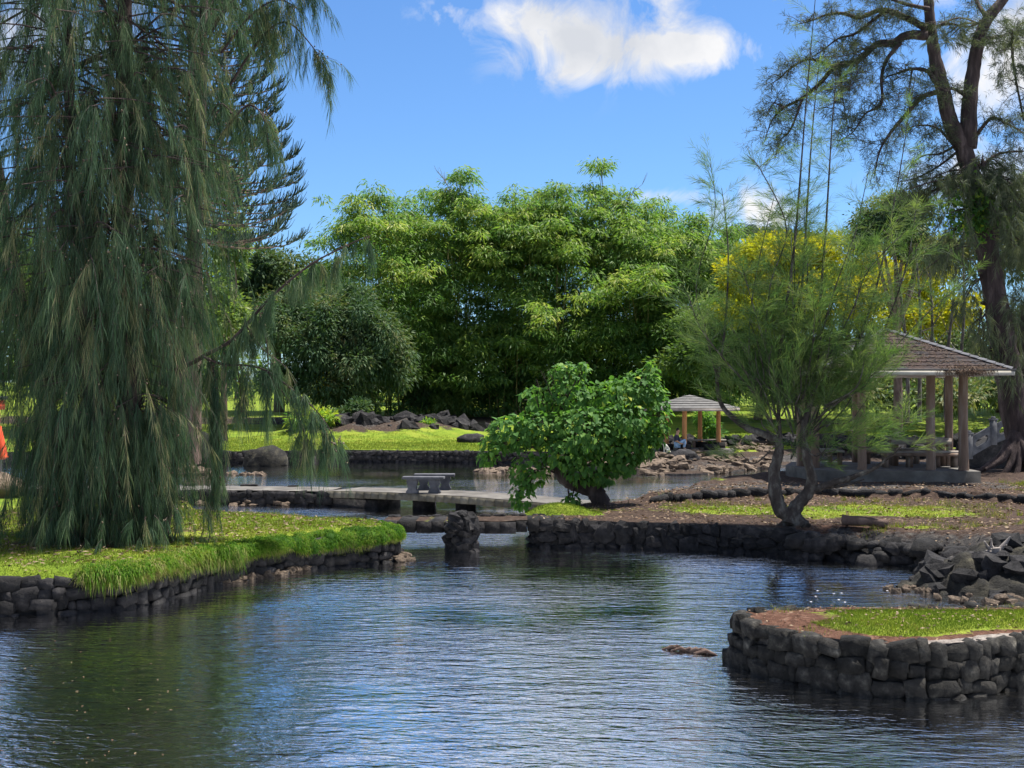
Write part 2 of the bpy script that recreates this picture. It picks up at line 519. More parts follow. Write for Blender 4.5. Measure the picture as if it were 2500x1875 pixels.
def water_mat():
    m, N, L, b = newmat("pond_water")
    geo = N.new("ShaderNodeNewGeometry")
    pos = geo.outputs["Position"]
    murk = add_noise(N, L, .16, 3, .5, vec=pos)
    c = ramp(N, L, murk.outputs["Fac"], [(.3, (.032, .026, .010)), (.7, (.055, .043, .017))])
    df = N.new("ShaderNodeBsdfDiffuse"); L.new(c, df.inputs["Color"])
    gl = N.new("ShaderNodeBsdfGlossy"); gl.inputs["Roughness"].default_value = .03
    gl.inputs["Color"].default_value = (.97, .98, 1, 1)
    fr = N.new("ShaderNodeFresnel"); fr.inputs["IOR"].default_value = 1.45
    fm = N.new("ShaderNodeMath"); fm.operation = "MULTIPLY_ADD"; fm.use_clamp = True
    fm.inputs[1].default_value = 4.0; fm.inputs[2].default_value = .34
    L.new(fr.outputs[0], fm.inputs[0])
    ms = N.new("ShaderNodeMixShader"); L.new(fm.outputs[0], ms.inputs[0]); L.new(df.outputs[0], ms.inputs[1]); L.new(gl.outputs[0], ms.inputs[2])
    L.new(ms.outputs[0], N["Material Output"].inputs["Surface"])
    w1 = add_noise(N, L, 1.0, 2, .5, vec=pos, stretch=(1.5, 4.6, 1))
    w1.inputs["Distortion"].default_value = .6
    mp = N.new("ShaderNodeMapping"); mp.inputs["Rotation"].default_value = (0, 0, R(11)); L.new(pos, mp.inputs[0])
    w2 = add_noise(N, L, 1.0, 3, .55, vec=mp.outputs[0], stretch=(4.8, 13.5, 1))
    w2.inputs["Distortion"].default_value = .4
    patch = add_noise(N, L, .22, 3, .5, vec=pos, stretch=(.7, 1, 1))
    pr = N.new("ShaderNodeMapRange")
    pr.inputs["From Min"].default_value = .36; pr.inputs["From Max"].default_value = .6
    pr.inputs["To Min"].default_value = .22; pr.inputs["To Max"].default_value = 1.0
    L.new(patch.outputs["Fac"], pr.inputs[0])
    # the wind ripples die out in the lee at the far end of the pond
    sp = N.new("ShaderNodeSeparateXYZ"); L.new(pos, sp.inputs[0])
    lee = N.new("ShaderNodeMapRange")
    lee.inputs["From Min"].default_value = 45; lee.inputs["From Max"].default_value = 53
    lee.inputs["To Min"].default_value = 1.0; lee.inputs["To Max"].default_value = .22
    L.new(sp.outputs["Y"], lee.inputs[0])
    gust = N.new("ShaderNodeMapRange")                     # the breeze funnels between the two bridges
    gust.inputs["From Min"].default_value = 24; gust.inputs["From Max"].default_value = 34
    gust.inputs["To Min"].default_value = 1.0; gust.inputs["To Max"].default_value = 1.8
    L.new(sp.outputs["Y"], gust.inputs[0])
    lg_ = N.new("ShaderNodeMath"); lg_.operation = "MULTIPLY"; L.new(lee.outputs[0], lg_.inputs[0]); L.new(gust.outputs[0], lg_.inputs[1])
    s1 = N.new("ShaderNodeMath"); s1.operation = "MULTIPLY"; L.new(w2.outputs["Fac"], s1.inputs[0]); s1.inputs[1].default_value = .55
    s2 = N.new("ShaderNodeMath"); s2.operation = "ADD"; L.new(w1.outputs["Fac"], s2.inputs[0]); L.new(s1.outputs[0], s2.inputs[1])
    s3 = N.new("ShaderNodeMath"); s3.operation = "MULTIPLY"; L.new(s2.outputs[0], s3.inputs[0]); L.new(pr.outputs[0], s3.inputs[1])
    s4 = N.new("ShaderNodeMath"); s4.operation = "MULTIPLY"; L.new(s3.outputs[0], s4.inputs[0]); L.new(lg_.outputs[0], s4.inputs[1])
    bn = N.new("ShaderNodeBump"); bn.inputs["Strength"].default_value = 1.0; bn.inputs["Distance"].default_value = .040
    L.new(s4.outputs[0], bn.inputs["Height"])
    for k in (df, gl, fr):
        L.new(bn.outputs[0], k.inputs["Normal"])
    return m


M["ground"] = ground_mat()
M["water"] = water_mat()


# ------------------------------------------------------------------ land
def smooth_path(pts, step, closed=False):
    pts = [np.asarray(p, float)[:2] for p in pts]
    n = len(pts); out = []
    rng = range(n if closed else n - 1)
    for i in rng:
        p0 = pts[(i - 1) % n] if closed or i > 0 else pts[i]
        p1 = pts[i]; p2 = pts[(i + 1) % n]
        p3 = pts[(i + 2) % n] if closed or i + 2 < n else p2
        k = max(1, int(round(np.linalg.norm(p2 - p1) / step)))
        for j in range(k):
            t = j / k
            out.append(.5 * ((2 * p1) + (p2 - p0) * t + (2 * p0 - 5 * p1 + 4 * p2 - p3) * t * t + (3 * p1 - p0 - 3 * p2 + p3) * t ** 3))
    if not closed:
        out.append(pts[-1])
    return np.array(out)


def inside(poly, x, y):
    c = np.zeros(np.shape(x), bool)
    n = len(poly)
    for i in range(n):
        x0, y0 = poly[i]; x1, y1 = poly[(i + 1) % n]
        if y0 == y1:
            continue
        k = ((y0 > y) != (y1 > y)) & (x < (x1 - x0) * (y - y0) / (y1 - y0) + x0)
        c ^= k
    return c


def dist_to(poly, x, y, closed=True):
    d = np.full(np.shape(x), 1e9)
    n = len(poly)
    for i in range(n if closed else n - 1):
        a = poly[i]; b = poly[(i + 1) % n]
        e = b - a; l2 = max(e @ e, 1e-12)
        t = np.clip(((x - a[0]) * e[0] + (y - a[1]) * e[1]) / l2, 0, 1)
        d = np.minimum(d, (x - a[0] - t * e[0]) ** 2 + (y - a[1] - t * e[1]) ** 2)
    return np.sqrt(d)


class Land:
    def __init__(self, name, outline, hfun, masks, step, ostep=None, seed=1, extra=None, skirt=-.8, shore=0):
        if shore:                                   # only the first points are a curved shore, the rest is out of sight
            self.shore = smooth_path(outline[:shore], step)
            self.poly = np.vstack([self.shore, np.array(outline[shore:], float)])
        else:
            self.poly = smooth_path(outline, ostep or step, True)
            self.shore = None
        self.h0, self.masks = hfun, masks
        rng = np.random.default_rng(seed)
        lo = self.poly.min(0); hi = self.poly.max(0)
        if extra is None:
            gx, gy = np.meshgrid(np.arange(lo[0], hi[0], step), np.arange(lo[1], hi[1], step))
            gx = gx.ravel() + rng.uniform(-.3, .3, gx.size) * step; gy = gy.ravel() + rng.uniform(-.3, .3, gy.size) * step
        else:
            gx, gy = extra
        k = inside(self.poly, gx, gy)
        gx, gy = gx[k], gy[k]
        k = self.dist(gx, gy) > step * .45
        gx, gy = gx[k], gy[k]
        n = len(self.poly)
        V2 = [Vector(p) for p in self.poly] + [Vector(p) for p in zip(gx, gy)]
        ed = [(i, (i + 1) % n) for i in range(n)]
        r = geometry.delaunay_2d_cdt(V2, ed, [], 1, 1e-5)
        V = np.array([tuple(p) for p in r[0]]); T = np.array(r[2])
        x, y = V[:, 0], V[:, 1]
        d = self.dist(x, y)
        z = self.h(x, y, d)
        mb = MB()
        mb.add(np.c_[x, y, z], T)
        # skirt going down below the water
        zo = self.h(self.poly[:, 0], self.poly[:, 1], np.zeros(n))
        S = np.vstack([np.c_[self.poly, zo], np.c_[self.poly, np.full(n, skirt)]])
        i = np.arange(n); j = (i + 1) % n
        mb.add(S, np.stack([i, i + n, j + n, j], -1))
        X = np.concatenate([x, S[:, 0]]); Y = np.concatenate([y, S[:, 1]]); D = np.concatenate([d, np.zeros(2 * n)])
        at = self.attrs(X, Y, D)
        at["grass"][len(x):] = -1
        at["coping"][len(x):] = -1
        at["rock"][len(x):] = 1.0
        at["red"][len(x):] = 0
        self.obj = structure(mb.build(name, M["ground"], smooth=True, attrs=at))

    def dist(self, x, y):
        return dist_to(self.poly, x, y) if self.shore is None else dist_to(self.shore, x, y, False)

    def h(self, x, y, d=None):
        if d is None:
            d = self.dist(x, y)
        return self.h0(np.asarray(x, float), np.asarray(y, float), d)

    def attrs(self, x, y, d):
        a = {k: np.full(np.shape(x), -1.0) for k in ("grass", "rock", "coping", "red")}
        a["red"][:] = 0
        for k, f in self.masks.items():
            a[k] = f(x, y, d) * np.ones(np.shape(x))
        return a

    def scatter(self, n, rng, box=None, gmin=.5, dmin=0.0):
        lo = self.poly.min(0); hi = self.poly.max(0)
        if box:
            lo = np.array(box[:2]); hi = np.array(box[2:])
        x = rng.uniform(lo[0], hi[0], n); y = rng.uniform(lo[1], hi[1], n)
        k = inside(self.poly, x, y); x, y = x[k], y[k]
        d = self.dist(x, y)
        g = self.attrs(x, y, d)["grass"] + (fbm(x * 1.4, y * 1.4) - .5) * 1.5
        k = (g > gmin) & (d > dmin)
        x, y, d = x[k], y[k], d[k]
        return np.c_[x, y, self.h(x, y, d)]


def grass_blades(mb, pts, rng, L=(.03, .07), w=.008, lean=.6, var=(.1, .9)):
    n = len(pts)
    th = rng.uniform(0, 2 * math.pi, n); ln = rng.uniform(*L, n)
    d = np.c_[np.cos(th) * lean * rng.random(n), np.sin(th) * lean * rng.random(n), np.ones(n)]
    d = nrm(d)
    ph = rng.uniform(0, 2 * math.pi, n)
    s = np.c_[np.cos(ph), np.sin(ph), np.zeros(n)] * (w / 2)
    V = np.stack([pts - s, pts + s, pts + d * ln[:, None]], 1).reshape(-1, 3)
    vv = np.repeat(np.clip(rng.uniform(*var, n) + .55 * (fbm(pts[:, 0] * .9, pts[:, 1] * .9) - .45), 0, 1), 3)
    mb.add(V, np.arange(3 * n).reshape(-1, 3), vv)


def blocks(x0, x1, y0, y1):
    return lambda x, y: sstep(x0[0], x0[1], x) * (1 - sstep(x1[0], x1[1], x)) * sstep(y0[0], y0[1], y) * (1 - sstep(y1[0], y1[1], y))


def blob(cx, cy, rx, ry, p=1.0):
    return lambda x, y: np.exp(-(((x - cx) / rx) ** 2 + ((y - cy) / ry) ** 2) ** p)


# pond bed and water
mb = MB()
mb.add([(-400, -30, -.9), (400, -30, -.9), (400, 700, -.9), (-400, 700, -.9)], [(0, 1, 2, 3)])
bed_attrs = {"grass": np.full(4, -1.), "rock": np.full(4, -1.), "coping": np.full(4, -1.), "red": np.full(4, .3)}
structure(mb.build("pond_bed", M["ground"], attrs=bed_attrs))
mb = MB()
mb.add([(-90, -30, 0), (90, -30, 0), (90, 90, 0), (-90, 90, 0)], [(0, 1, 2, 3)])
structure(mb.build("water", M["water"]))

# the grassy bank on the left
LB_FRONT = [G(-300, 1510)[:2], G(0, 1500)[:2], G(180, 1492)[:2], G(330, 1478)[:2], G(500, 1433)[:2], G(700, 1395)[:2], G(850, 1376)[:2], G(930, 1371)[:2]]
LB = LB_FRONT + [(-2.55, 26.3), (-3.1, 27.6), (-4.3, 28.1), (-5.3, 28.6), (-6.6, 29.1), (-7.7, 30.0), (-8.6, 32.2), (-12, 33.5), (-22, 34), (-24, 20)]


def h_left(x, y, d):
    z = .70 + .05 * (fbm(x * .7, y * .7) - .5) + .12 * np.exp(-((x + 8.2) ** 2 + (y - 23.8) ** 2) / 1.6)
    z = z - .20 * (1 - np.clip(d / .34, 0, 1)) ** 2
    return z + .03 * (fbm(x * 3, y * 3) - .5)


left = Land("left_bank", LB, h_left, {
    "grass": lambda x, y, d: .95 - .75 * np.exp(-((x + 8.1) ** 2 + (y - 23.2) ** 2) / 3.5) - .25 * np.exp(-((x + 6.2) ** 2 + (y - 24.5) ** 2) / 1.5),
    "red": lambda x, y, d: .5}, .17, seed=3)

# the walled islet at the right, nearest the camera
NI = [(11.5, 15.3), (8.5, 15.1), G(2500, 1549, .62)[:2], G(2400, 1560, .62)[:2], G(2300, 1568, .62)[:2], G(2200, 1568, .62)[:2], G(2100, 1562, .62)[:2], G(1980, 1546, .62)[:2],
      G(1880, 1527, .62)[:2], G(1815, 1508, .62)[:2], G(1800, 1499, .62)[:2], G(1822, 1491, .62)[:2], G(1900, 1484, .62)[:2], G(2050, 1479, .62)[:2], G(2250, 1478, .62)[:2], G(2500, 1477, .62)[:2], (9, 16.9), (11.5, 17.0)]


def h_islet(x, y, d):
    return .60 + .05 * sstep(.15, .7, d) + .02 * (fbm(x * 3, y * 3) - .5)


islet = Land("near_islet", NI, h_islet, {
    "grass": lambda x, y, d: sstep(.25, .52, d) * 1.1 - 1.2 * blob(3.55, 15.75, .62, .45)(x, y) - .5 * blob(4.1, 15.1, .5, .3)(x, y),
    "coping": lambda x, y, d: 1.0 - sstep(.12, .3, d) * 1.6 + .15 * sstep(3.6, 5, x) - 1.1 * (1 - sstep(3.9, 4.9, x)) - 2.0 * sstep(15.9, 16.3, y),
    "rock": lambda x, y, d: (1.0 - sstep(.1, .3, d) * 2) * (sstep(15.6, 16.0, y)) - .6,
    "red": lambda x, y, d: 1.0}, .10, seed=5)

# the lava bank on the right with its raised terrace
KERB = np.array([G(1600, 1207, .85)[:2], G(1740, 1200, .85)[:2], G(1889, 1195, .85)[:2], G(2024, 1194, .85)[:2], G(2250, 1197, .85)[:2], G(2400, 1205, .85)[:2], G(2500, 1213, .85)[:2], (14.8, 30.0), (17, 29)])
RB_FRONT = [(.55, 28.7), (.56, 28.0), G(1400, 1336)[:2], G(1500, 1338)[:2], G(1700, 1345)[:2], G(1880, 1355)[:2]]
RB = RB_FRONT + [G(2060, 1365)[:2], G(2150, 1378)[:2], G(2290, 1388)[:2], G(2325, 1401)[:2], (9.0, 22.9), (9.6, 22.0), (10.6, 21.3), (12.5, 20.8), (17, 20.5), (24, 22), (26, 45),
                 (18, 44.5), (14.5, 43.4), (10, 43.0), (7.4, 41.6), (5.9, 39.5), (4.5, 36.5), (3.7, 34.3), (2.8, 32.4), (2.0, 31.9), (1.5, 31.2), (.9, 30.1), (.6, 29.3)]
_kb = smooth_path(KERB, .25)


def h_right(x, y, d):
    yk = np.interp(x, _kb[:, 0], _kb[:, 1])
    z = .60 + .05 * sstep(27, 32, y) + .12 * (fbm(x * .8, y * .8) - .5) * sstep(.2, 1.0, d) + .05 * (fbm(x * 3.5, y * 3.5) - .5)
    t = sstep(-.06, .06, y - yk) * sstep(3.55, 3.75, x)
    z = z + .19 * t
    nat = sstep(6.0, 7.2, x) * (1 - sstep(27.5, 30, y))           # natural shelving shore
    z = z * (1 - nat) + nat * (z + .12 * (fbm(x * 2.2, y * 2.2) - .5)) * sstep(-.25, .75, d + .35 * (fbm(x * 1.7, y * 1.7) - .5))
    rear = sstep(33, 36, y) * (1 - sstep(0, 1.2, d))
    z = z - .45 * rear + .12 * rear * fbm(x * 3, y * 3)
    z = z + .14 * (fbm(x * 1.6, y * 1.6) - .45) * sstep(3.8, 4.6, x) * (1 - sstep(8, 9, x)) * sstep(35, 36, y)
    # the bank climbs over a lava shoulder at the right
    z = z + .30 * blob(11.6, 24.6, 2.2, 1.5)(x, y)
    return z


right = Land("right_bank", RB, h_right, {
    "grass": lambda x, y, d: -.22 + .85 * blob(7.6, 29.9, 2.9, 1.7, 1.3)(x, y) + .75 * blob(4.8, 30.2, 1.8, 1.2, 1.2)(x, y) + .5 * blob(10.5, 30.8, 3.0, 1.2)(x, y) + .42 * blob(13, 28.5, 2.8, 1.4)(x, y) + .3 * blob(14, 33, 3, 1.2)(x, y) + .9 * blob(1.6, 30.2, .9, .5)(x, y) + .95 * blob(8.6, 26.5, .9, .35)(x, y)
    + .75 * blob(10.4, 26.6, .6, .25)(x, y) + .9 * blob(11.3, 27.0, .6, .3)(x, y) + .95 * blob(12.3, 25.2, .6, .5)(x, y) + 1.2 * blob(15.8, 35.5, 1.4, 1.2)(x, y) + .8 * blob(6.3, 37.4, .5, .4)(x, y) + .7 * blob(9.6, 29.2, 1.6, .5)(x, y),
    "rock": lambda x, y, d: -.25 + 1.0 * sstep(6.4, 7.2, x) * (1 - sstep(.5, 1.1, d)) * (1 - sstep(29, 31, y)) + .8 * sstep(33.8, 34.3, y) * (1 - sstep(35.0, 41, y)) + .5 * (1 - sstep(.1, .4, d)) + .7 * blob(11.5, 24.3, 2.0, 1.2, 2)(x, y),
    "coping": lambda x, y, d: -.6 + 1.0 * (sstep(-.02, .05, y - np.interp(x, _kb[:, 0], _kb[:, 1])) * (1 - sstep(.5, .9, y - np.interp(x, _kb[:, 0], _kb[:, 1]))) * sstep(8, 9.5, x)),
    "red": lambda x, y, d: .12 + .5 * blob(7.2, 26.6, 1.2, .5)(x, y)}, .21, seed=9)

# the far shore and everything behind it, out to the horizon
FAR_SHORE = [(-60, 60), (-30, 60.5), (-19, 61.5), G(570, 1130)[:2], G(740, 1128)[:2], (-10.2, 62.8), (-9.8, 63.8), (-9.3, 62.6), G(830, 1127)[:2], G(1000, 1128)[:2], G(1170, 1129)[:2], G(1330, 1131)[:2], G(1420, 1140)[:2],
             G(1480, 1152)[:2], G(1560, 1158)[:2], G(1680, 1160)[:2], G(1760, 1156)[:2], G(1800, 1150)[:2], G(1850, 1144)[:2], G(1940, 1136)[:2], G(2060, 1131)[:2], G(2200, 1130)[:2], G(2400, 1131)[:2], (30, 62), (60, 60)]
FAR = FAR_SHORE + [(90, 62), (420, 130), (420, 640), (-420, 640), (-420, 130), (-90, 62)]


def h_far(x, y, d):
    base = np.interp(y, [50, 63, 72, 80, 88, 96, 130, 170, 640], [.55, .60, .72, 1.0, 1.55, 1.85, 3.0, 4.2, 9.0])
    t = sstep(12, 20, x)
    base = base + .6 * sstep(64, 80, y) * sstep(6, 14, x)
    nat = sstep(2.0, 4.5, x)
    z = base * (1 - nat * (1 - sstep(-.2, 3.0, d + 1.2 * (fbm(x * .5, y * .5) - .5))))
    z = z + nat * .22 * (fbm(x * 1.5, y * 1.5) - .35) * (1 - sstep(2.0, 5, d))
    mound = blob(-9.2, 76, 5.4, 4.2, 1.6)(x, y) * 1.0 + blob(-4.0, 79, 3.0, 3.2)(x, y) * .5
    z = z + mound * (.75 + .9 * (fbm(x * .9, y * .9) - .4))
    return z + .05 * (fbm(x * .6, y * .6) - .5)


rng = np.random.default_rng(21)
fx = []; fy = []
for y0, y1, st in ((50, 72, .55), (72, 100, .9), (100, 170, 2.5), (170, 640, 14)):
    w = (36 if y1 <= 100 else 80 if y1 < 200 else 420)
    gx, gy = np.meshgrid(np.arange(-w, w, st), np.arange(y0, y1, st))
    fx.append(gx.ravel() + rng.uniform(-.3, .3, gx.size) * st); fy.append(gy.ravel() + rng.uniform(-.3, .3, gy.size) * st)
far = Land("far_ground", FAR, h_far, {
    "grass": lambda x, y, d: 1.0 - 1.0 * blob(-9.2, 76, 4.9, 3.6, 2)(x, y) - .8 * blob(-4.0, 79, 3.4, 3.2, 1.5)(x, y) - 1.5 * sstep(2.0, 4.5, x) * (1 - sstep(1.6, 3.2, d)) - .75 * sstep(84, 86, y) * (1 - sstep(91, 94, y)) * (1 - sstep(3, 6, x)) - .9 * blob(12, 68, 4.5, 2.6, 2)(x, y),
    "rock": lambda x, y, d: -.4 + .85 * blob(-9.2, 76, 4.6, 3.4, 2)(x, y) + .8 * blob(-4.0, 79, 2.6, 2.6)(x, y) + 1.0 * sstep(2.0, 4.5, x) * (1 - sstep(1.0, 3.2, d)) * sstep(.25, .6, d) + .8 * blob(12, 68, 4.0, 2.2, 2)(x, y),
    "coping": lambda x, y, d: -.7 + .9 * sstep(2.0, 4.5, x) * (1 - sstep(.3, .8, d))}, .8, seed=11, extra=(np.concatenate(fx), np.concatenate(fy)), skirt=-1.0, shore=len(FAR_SHORE))

# ------------------------------------------------------------------ stones
POOL = {}


def stone_pool(key, mat, n=9, seed=0, power=4.0, jit=.16, smooth=True):
    rng = np.random.default_rng(seed)
    out = []
    for i in range(n):
        bm = bmesh.new()
        bmesh.ops.create_cube(bm, size=2.0)
        bmesh.ops.subdivide_edges(bm, edges=bm.edges[:], cuts=1, use_grid_fill=True)
        for v in bm.verts:
            c = np.array(v.co)
            l = (np.abs(c) ** power).sum() ** (1 / power)
            c = c / l * (1 + rng.uniform(-jit, jit * .5))
            c = c + rng.uniform(-.09, .09, 3)
            v.co = c
        for f in bm.faces:
            f.smooth = smooth
        me = bpy.data.meshes.new("stone")
        bm.to_mesh(me); bm.free()
        me.materials.append(mat)
        out.append(me)
    POOL[key] = out


stone_pool("near", M["lava_near"], n=14, seed=2, power=5.5, jit=.13)
stone_pool("wall", M["lava"], n=12, seed=3, power=5.5, jit=.14)
stone_pool("round", M["lava"], seed=4, power=2.6, jit=.22)
stone_pool("jag", M["lava"], seed=6, power=2.8, jit=.42, smooth=False)
stone_pool("shore", M["mudrock"], seed=5, power=2.4, jit=.34, smooth=False)


def place_stone(parent, key, rng, loc, scale, rz=0.0, name="stone", tilt=.12):
    o = link(name, POOL[key][rng.integers(len(POOL[key]))], parent)
    o.location = tuple(float(c) for c in loc)
    o.rotation_euler = (rng.uniform(-tilt, tilt) + (math.pi if rng.random() < .5 else 0), rng.uniform(-tilt, tilt), rz + rng.uniform(-tilt, tilt) + (math.pi if rng.random() < .5 else 0))
    o.scale = tuple(float(c) for c in scale)
    return o


def along(path, s):
    seg = np.linalg.norm(np.diff(path, axis=0), axis=1)
    cum = np.r_[0, np.cumsum(seg)]
    x = np.interp(s, cum, path[:, 0]); y = np.interp(s, cum, path[:, 1])
    e = .05
    x2 = np.interp(s + e, cum, path[:, 0]); y2 = np.interp(s + e, cum, path[:, 1])
    x1 = np.interp(s - e, cum, path[:, 0]); y1 = np.interp(s - e, cum, path[:, 1])
    t = np.array((x2 - x1, y2 - y1)); t = t / max(np.linalg.norm(t), 1e-6)
    return np.array((x, y)), t, cum[-1]


def stone_wall(name, label, path, z0, z1, hc, wr, depth, key, seed, batter=0.0, core=True, ztop=None, back=.12, cmat="mortar", cat="wall"):
    """a wall of single stones along a path; its face is on the right of the path's direction"""
    rng = np.random.default_rng(seed)
    path = smooth_path(path, .2)
    mid, _, Ltot = along(path, 0)
    mid = path[len(path) // 2]
    t = thing(name, label, cat, (mid[0], mid[1], max(z0, -.1)))
    if core:
        tn = nrm(np.gradient(path, axis=0)); nn = np.c_[tn[:, 1], -tn[:, 0]]
        a = path + nn * (-.02); b = path - nn * back
        zt = z1 - .06
        n = len(path)
        V = np.vstack([np.c_[a + nn * batter * 1.0, np.full(n, -.6)], np.c_[a, np.full(n, zt)], np.c_[b, np.full(n, zt)]])
        i = np.arange(n - 1)
        m_ = MB()
        m_.add(V, np.vstack([np.stack([i, i + 1, i + 1 + n, i + n], -1), np.stack([i + n, i + 1 + n, i + 1 + 2 * n, i + 2 * n], -1)]))
        m_.build("wall_core", M[cmat], t)
    nc = max(1, int(round((z1 - z0) / hc)))
    for c in range(nc):
        s = rng.uniform(-.5, 0) * wr[1]
        while s < Ltot:
            w = rng.uniform(*wr)
            hk = (z1 - z0) / nc
            tall = c < nc - 1 and rng.random() < .16
            h = hk * (rng.uniform(1.6, 1.9) if tall else rng.uniform(.75, 1.3))
            w = w * (rng.uniform(.5, .75) if rng.random() < .22 else 1.0)
            sm = s + w / 2
            if sm > Ltot + w * .2:
                break
            p, tt, _ = along(path, min(max(sm, 0), Ltot))
            nn = np.array((tt[1], -tt[0]))
            z = z0 + (c + (.95 if tall else .5)) * hk + rng.uniform(-.16, .16) * hk + .22 * hk * (fbm(sm * 1.3, c * 3.1) - .5) * (0 if c == nc - 1 else 2)
            off = rng.uniform(-.03, .025) + batter * (1 - (c + .5) / nc) - depth * .25
            q = p + nn * off
            place_stone(t, key, rng, (q[0], q[1], z), (w * .60, depth * rng.uniform(.9, 1.1), h * .61), math.atan2(tt[1], tt[0]), tilt=.24)
            s += w * .97
    return t


# wall of the near islet, seen from the pond: face outwards
stone_wall("stone_wall", "dark lava stone wall round the near grassy islet at the lower right", [np.array(p) for p in NI[1:12]][::-1], -.18, .60, .19, (.15, .38), .12, "near", 31, batter=.10)
stone_wall("stone_wall", "low black stone edging on the far side of the near islet", [np.array(p) for p in NI[11:17]][::-1], .34, .60, .2, (.2, .4), .12, "near", 32)
# left bank
stone_wall("stone_wall", "black lava stone wall under the overhanging grass of the left bank", [np.array(p) for p in LB_FRONT] + [np.array((-2.55, 26.3)), np.array((-3.1, 27.6))], -.15, .56, .2, (.2, .42), .13, "wall", 33, batter=.12)
# right bank
stone_wall("stone_wall", "long shaded lava stone wall below the twisted young ironwood", [np.array((.55, 29.3))] + [np.array(p) for p in RB_FRONT] + [G(1950, 1359)[:2]], -.15, .57, .25, (.2, .55), .15, "jag", 34, batter=.08)
# far pond edge
stone_wall("stone_wall", "low far pond wall of round stones below the sunny lawn", [G(800, 1126)[:2], G(830, 1127)[:2], G(1000, 1128)[:2], G(1170, 1129)[:2], G(1260, 1130)[:2]], -.1, .56, .26, (.25, .5), .18, "round", 35)
stone_wall("stone_wall", "far pond wall behind the hanging ironwood fronds", [(-19, 61.5), G(570, 1130)[:2], G(740, 1128)[:2], np.array((-10.2, 62.8))], -.1, .56, .32, (.35, .7), .18, "round", 36)
# the terrace kerb
stone_wall("stone_kerb", "curved kerb of black stones along the terrace before the gazebo", list(KERB[:7]) + [np.array((14.4, 30.4))], .62, .84, .24, (.3, .6), .11, "wall", 37, core=False, cat="kerb")

# ------------------------------------------------------------------ footbridge with the two benches
def bm_extrude(outer, thick, mat_axes, holes=()):
    """a flat outline with holes, given a thickness; mat_axes = origin, axis1, axis2, normal"""
    o, a1, a2, nn = [np.asarray(k, float) for k in mat_axes]
    pts = []; ed = []
    for lp in (outer,) + tuple(holes):
        k0 = len(pts); pts += list(lp); n = len(lp)
        ed += [(k0 + i, k0 + (i + 1) % n) for i in range(n)]
    r = geometry.delaunay_2d_cdt([Vector(p) for p in pts], ed, [], 2 if holes else 1, 1e-6)
    V2 = np.array([tuple(p) for p in r[0]]); T = np.array(r[2])
    # drop triangles lying in the holes
    if holes:
        c = V2[T].mean(1)
        keep = np.ones(len(T), bool)
        for h in holes:
            keep &= ~inside(np.array(h), c[:, 0], c[:, 1])
        keep &= inside(np.array(outer), c[:, 0], c[:, 1])
        T = T[keep]
    W = o + V2[:, :1] * a1 + V2[:, 1:] * a2
    m_ = MB()
    m_.add(W - nn * thick / 2, T[:, ::-1]); m_.add(W + nn * thick / 2, T)
    for lp in (outer,) + tuple(holes):
        lp = np.asarray(lp); n = len(lp)
        q = o + lp[:, :1] * a1 + lp[:, 1:] * a2
        i = np.arange(n); j = (i + 1) % n
        m_.add(np.vstack([q - nn * thick / 2, q + nn * thick / 2]), np.stack([i, j, j + n, i + n], -1))
    return m_


rng = np.random.default_rng(5)
DA, DB = np.array((-5.75, 38.0)), np.array((1.75, 33.3))        # front edge of the deck, left and right end
dv = DB - DA; DL = np.linalg.norm(dv); dt_ = dv / DL; dn = np.array((dt_[1], -dt_[0])); back = -dn
if back[1] < 0:
    back = -back
dang = math.atan2(dt_[1], dt_[0])
DW = 1.75
fb = thing("footbridge", "flat concrete slab footbridge carrying two stone benches across the pond", "bridge", (*(DA + DB) / 2, 0))


def deck_z(s):
    return .40 + .13 * (1 - ((s / DL - .42) / .62) ** 2)


nsl = 30
sw = DL / nsl
for i in range(nsl):
    s = (i + .5) * sw
    z = deck_z(s)
    c = DA + dt_ * s + back * DW / 2
    m_ = MB().box((c[0], c[1], z - .10 + rng.uniform(-.004, .004)), (sw * .965, DW + rng.uniform(-.03, .03), .20), rz=dang)
    m_.build("deck_slab", M["deck_face"], fb)
m_ = MB()
pts = []
for i in range(nsl + 1):
    s = i * sw
    a = DA + dt_ * s + back * .05; b = DA + dt_ * s + back * (DW - .05)
    pts += [(*a, deck_z(s) + .012), (*b, deck_z(s) + .012)]
i = np.arange(nsl) * 2
m_.add(pts, np.stack([i, i + 2, i + 3, i + 1], -1))
m_.build("walkway", M["concrete"], fb)
for (u0, u1) in ((965, 1022), (1070, 1122), (1240, 1292)):
    s0, s1 = None, None
    um = (u0 + u1) / 2
    ss = np.linspace(0, DL, 400)
    uu = 1250 + F * (DA[0] + dt_[0] * ss) / (DA[1] + dt_[1] * ss)
    s = np.interp(um, uu, ss)
    c = DA + dt_ * s + back * DW * .5
    wpx = (u1 - u0) / F * c[1]
    MB().box((c[0], c[1], (deck_z(s) - .2) / 2 - .3), (wpx * .95, .8, deck_z(s) - .2 + .6 - .004), taper=.97).build("pier", M["lava"], fb)

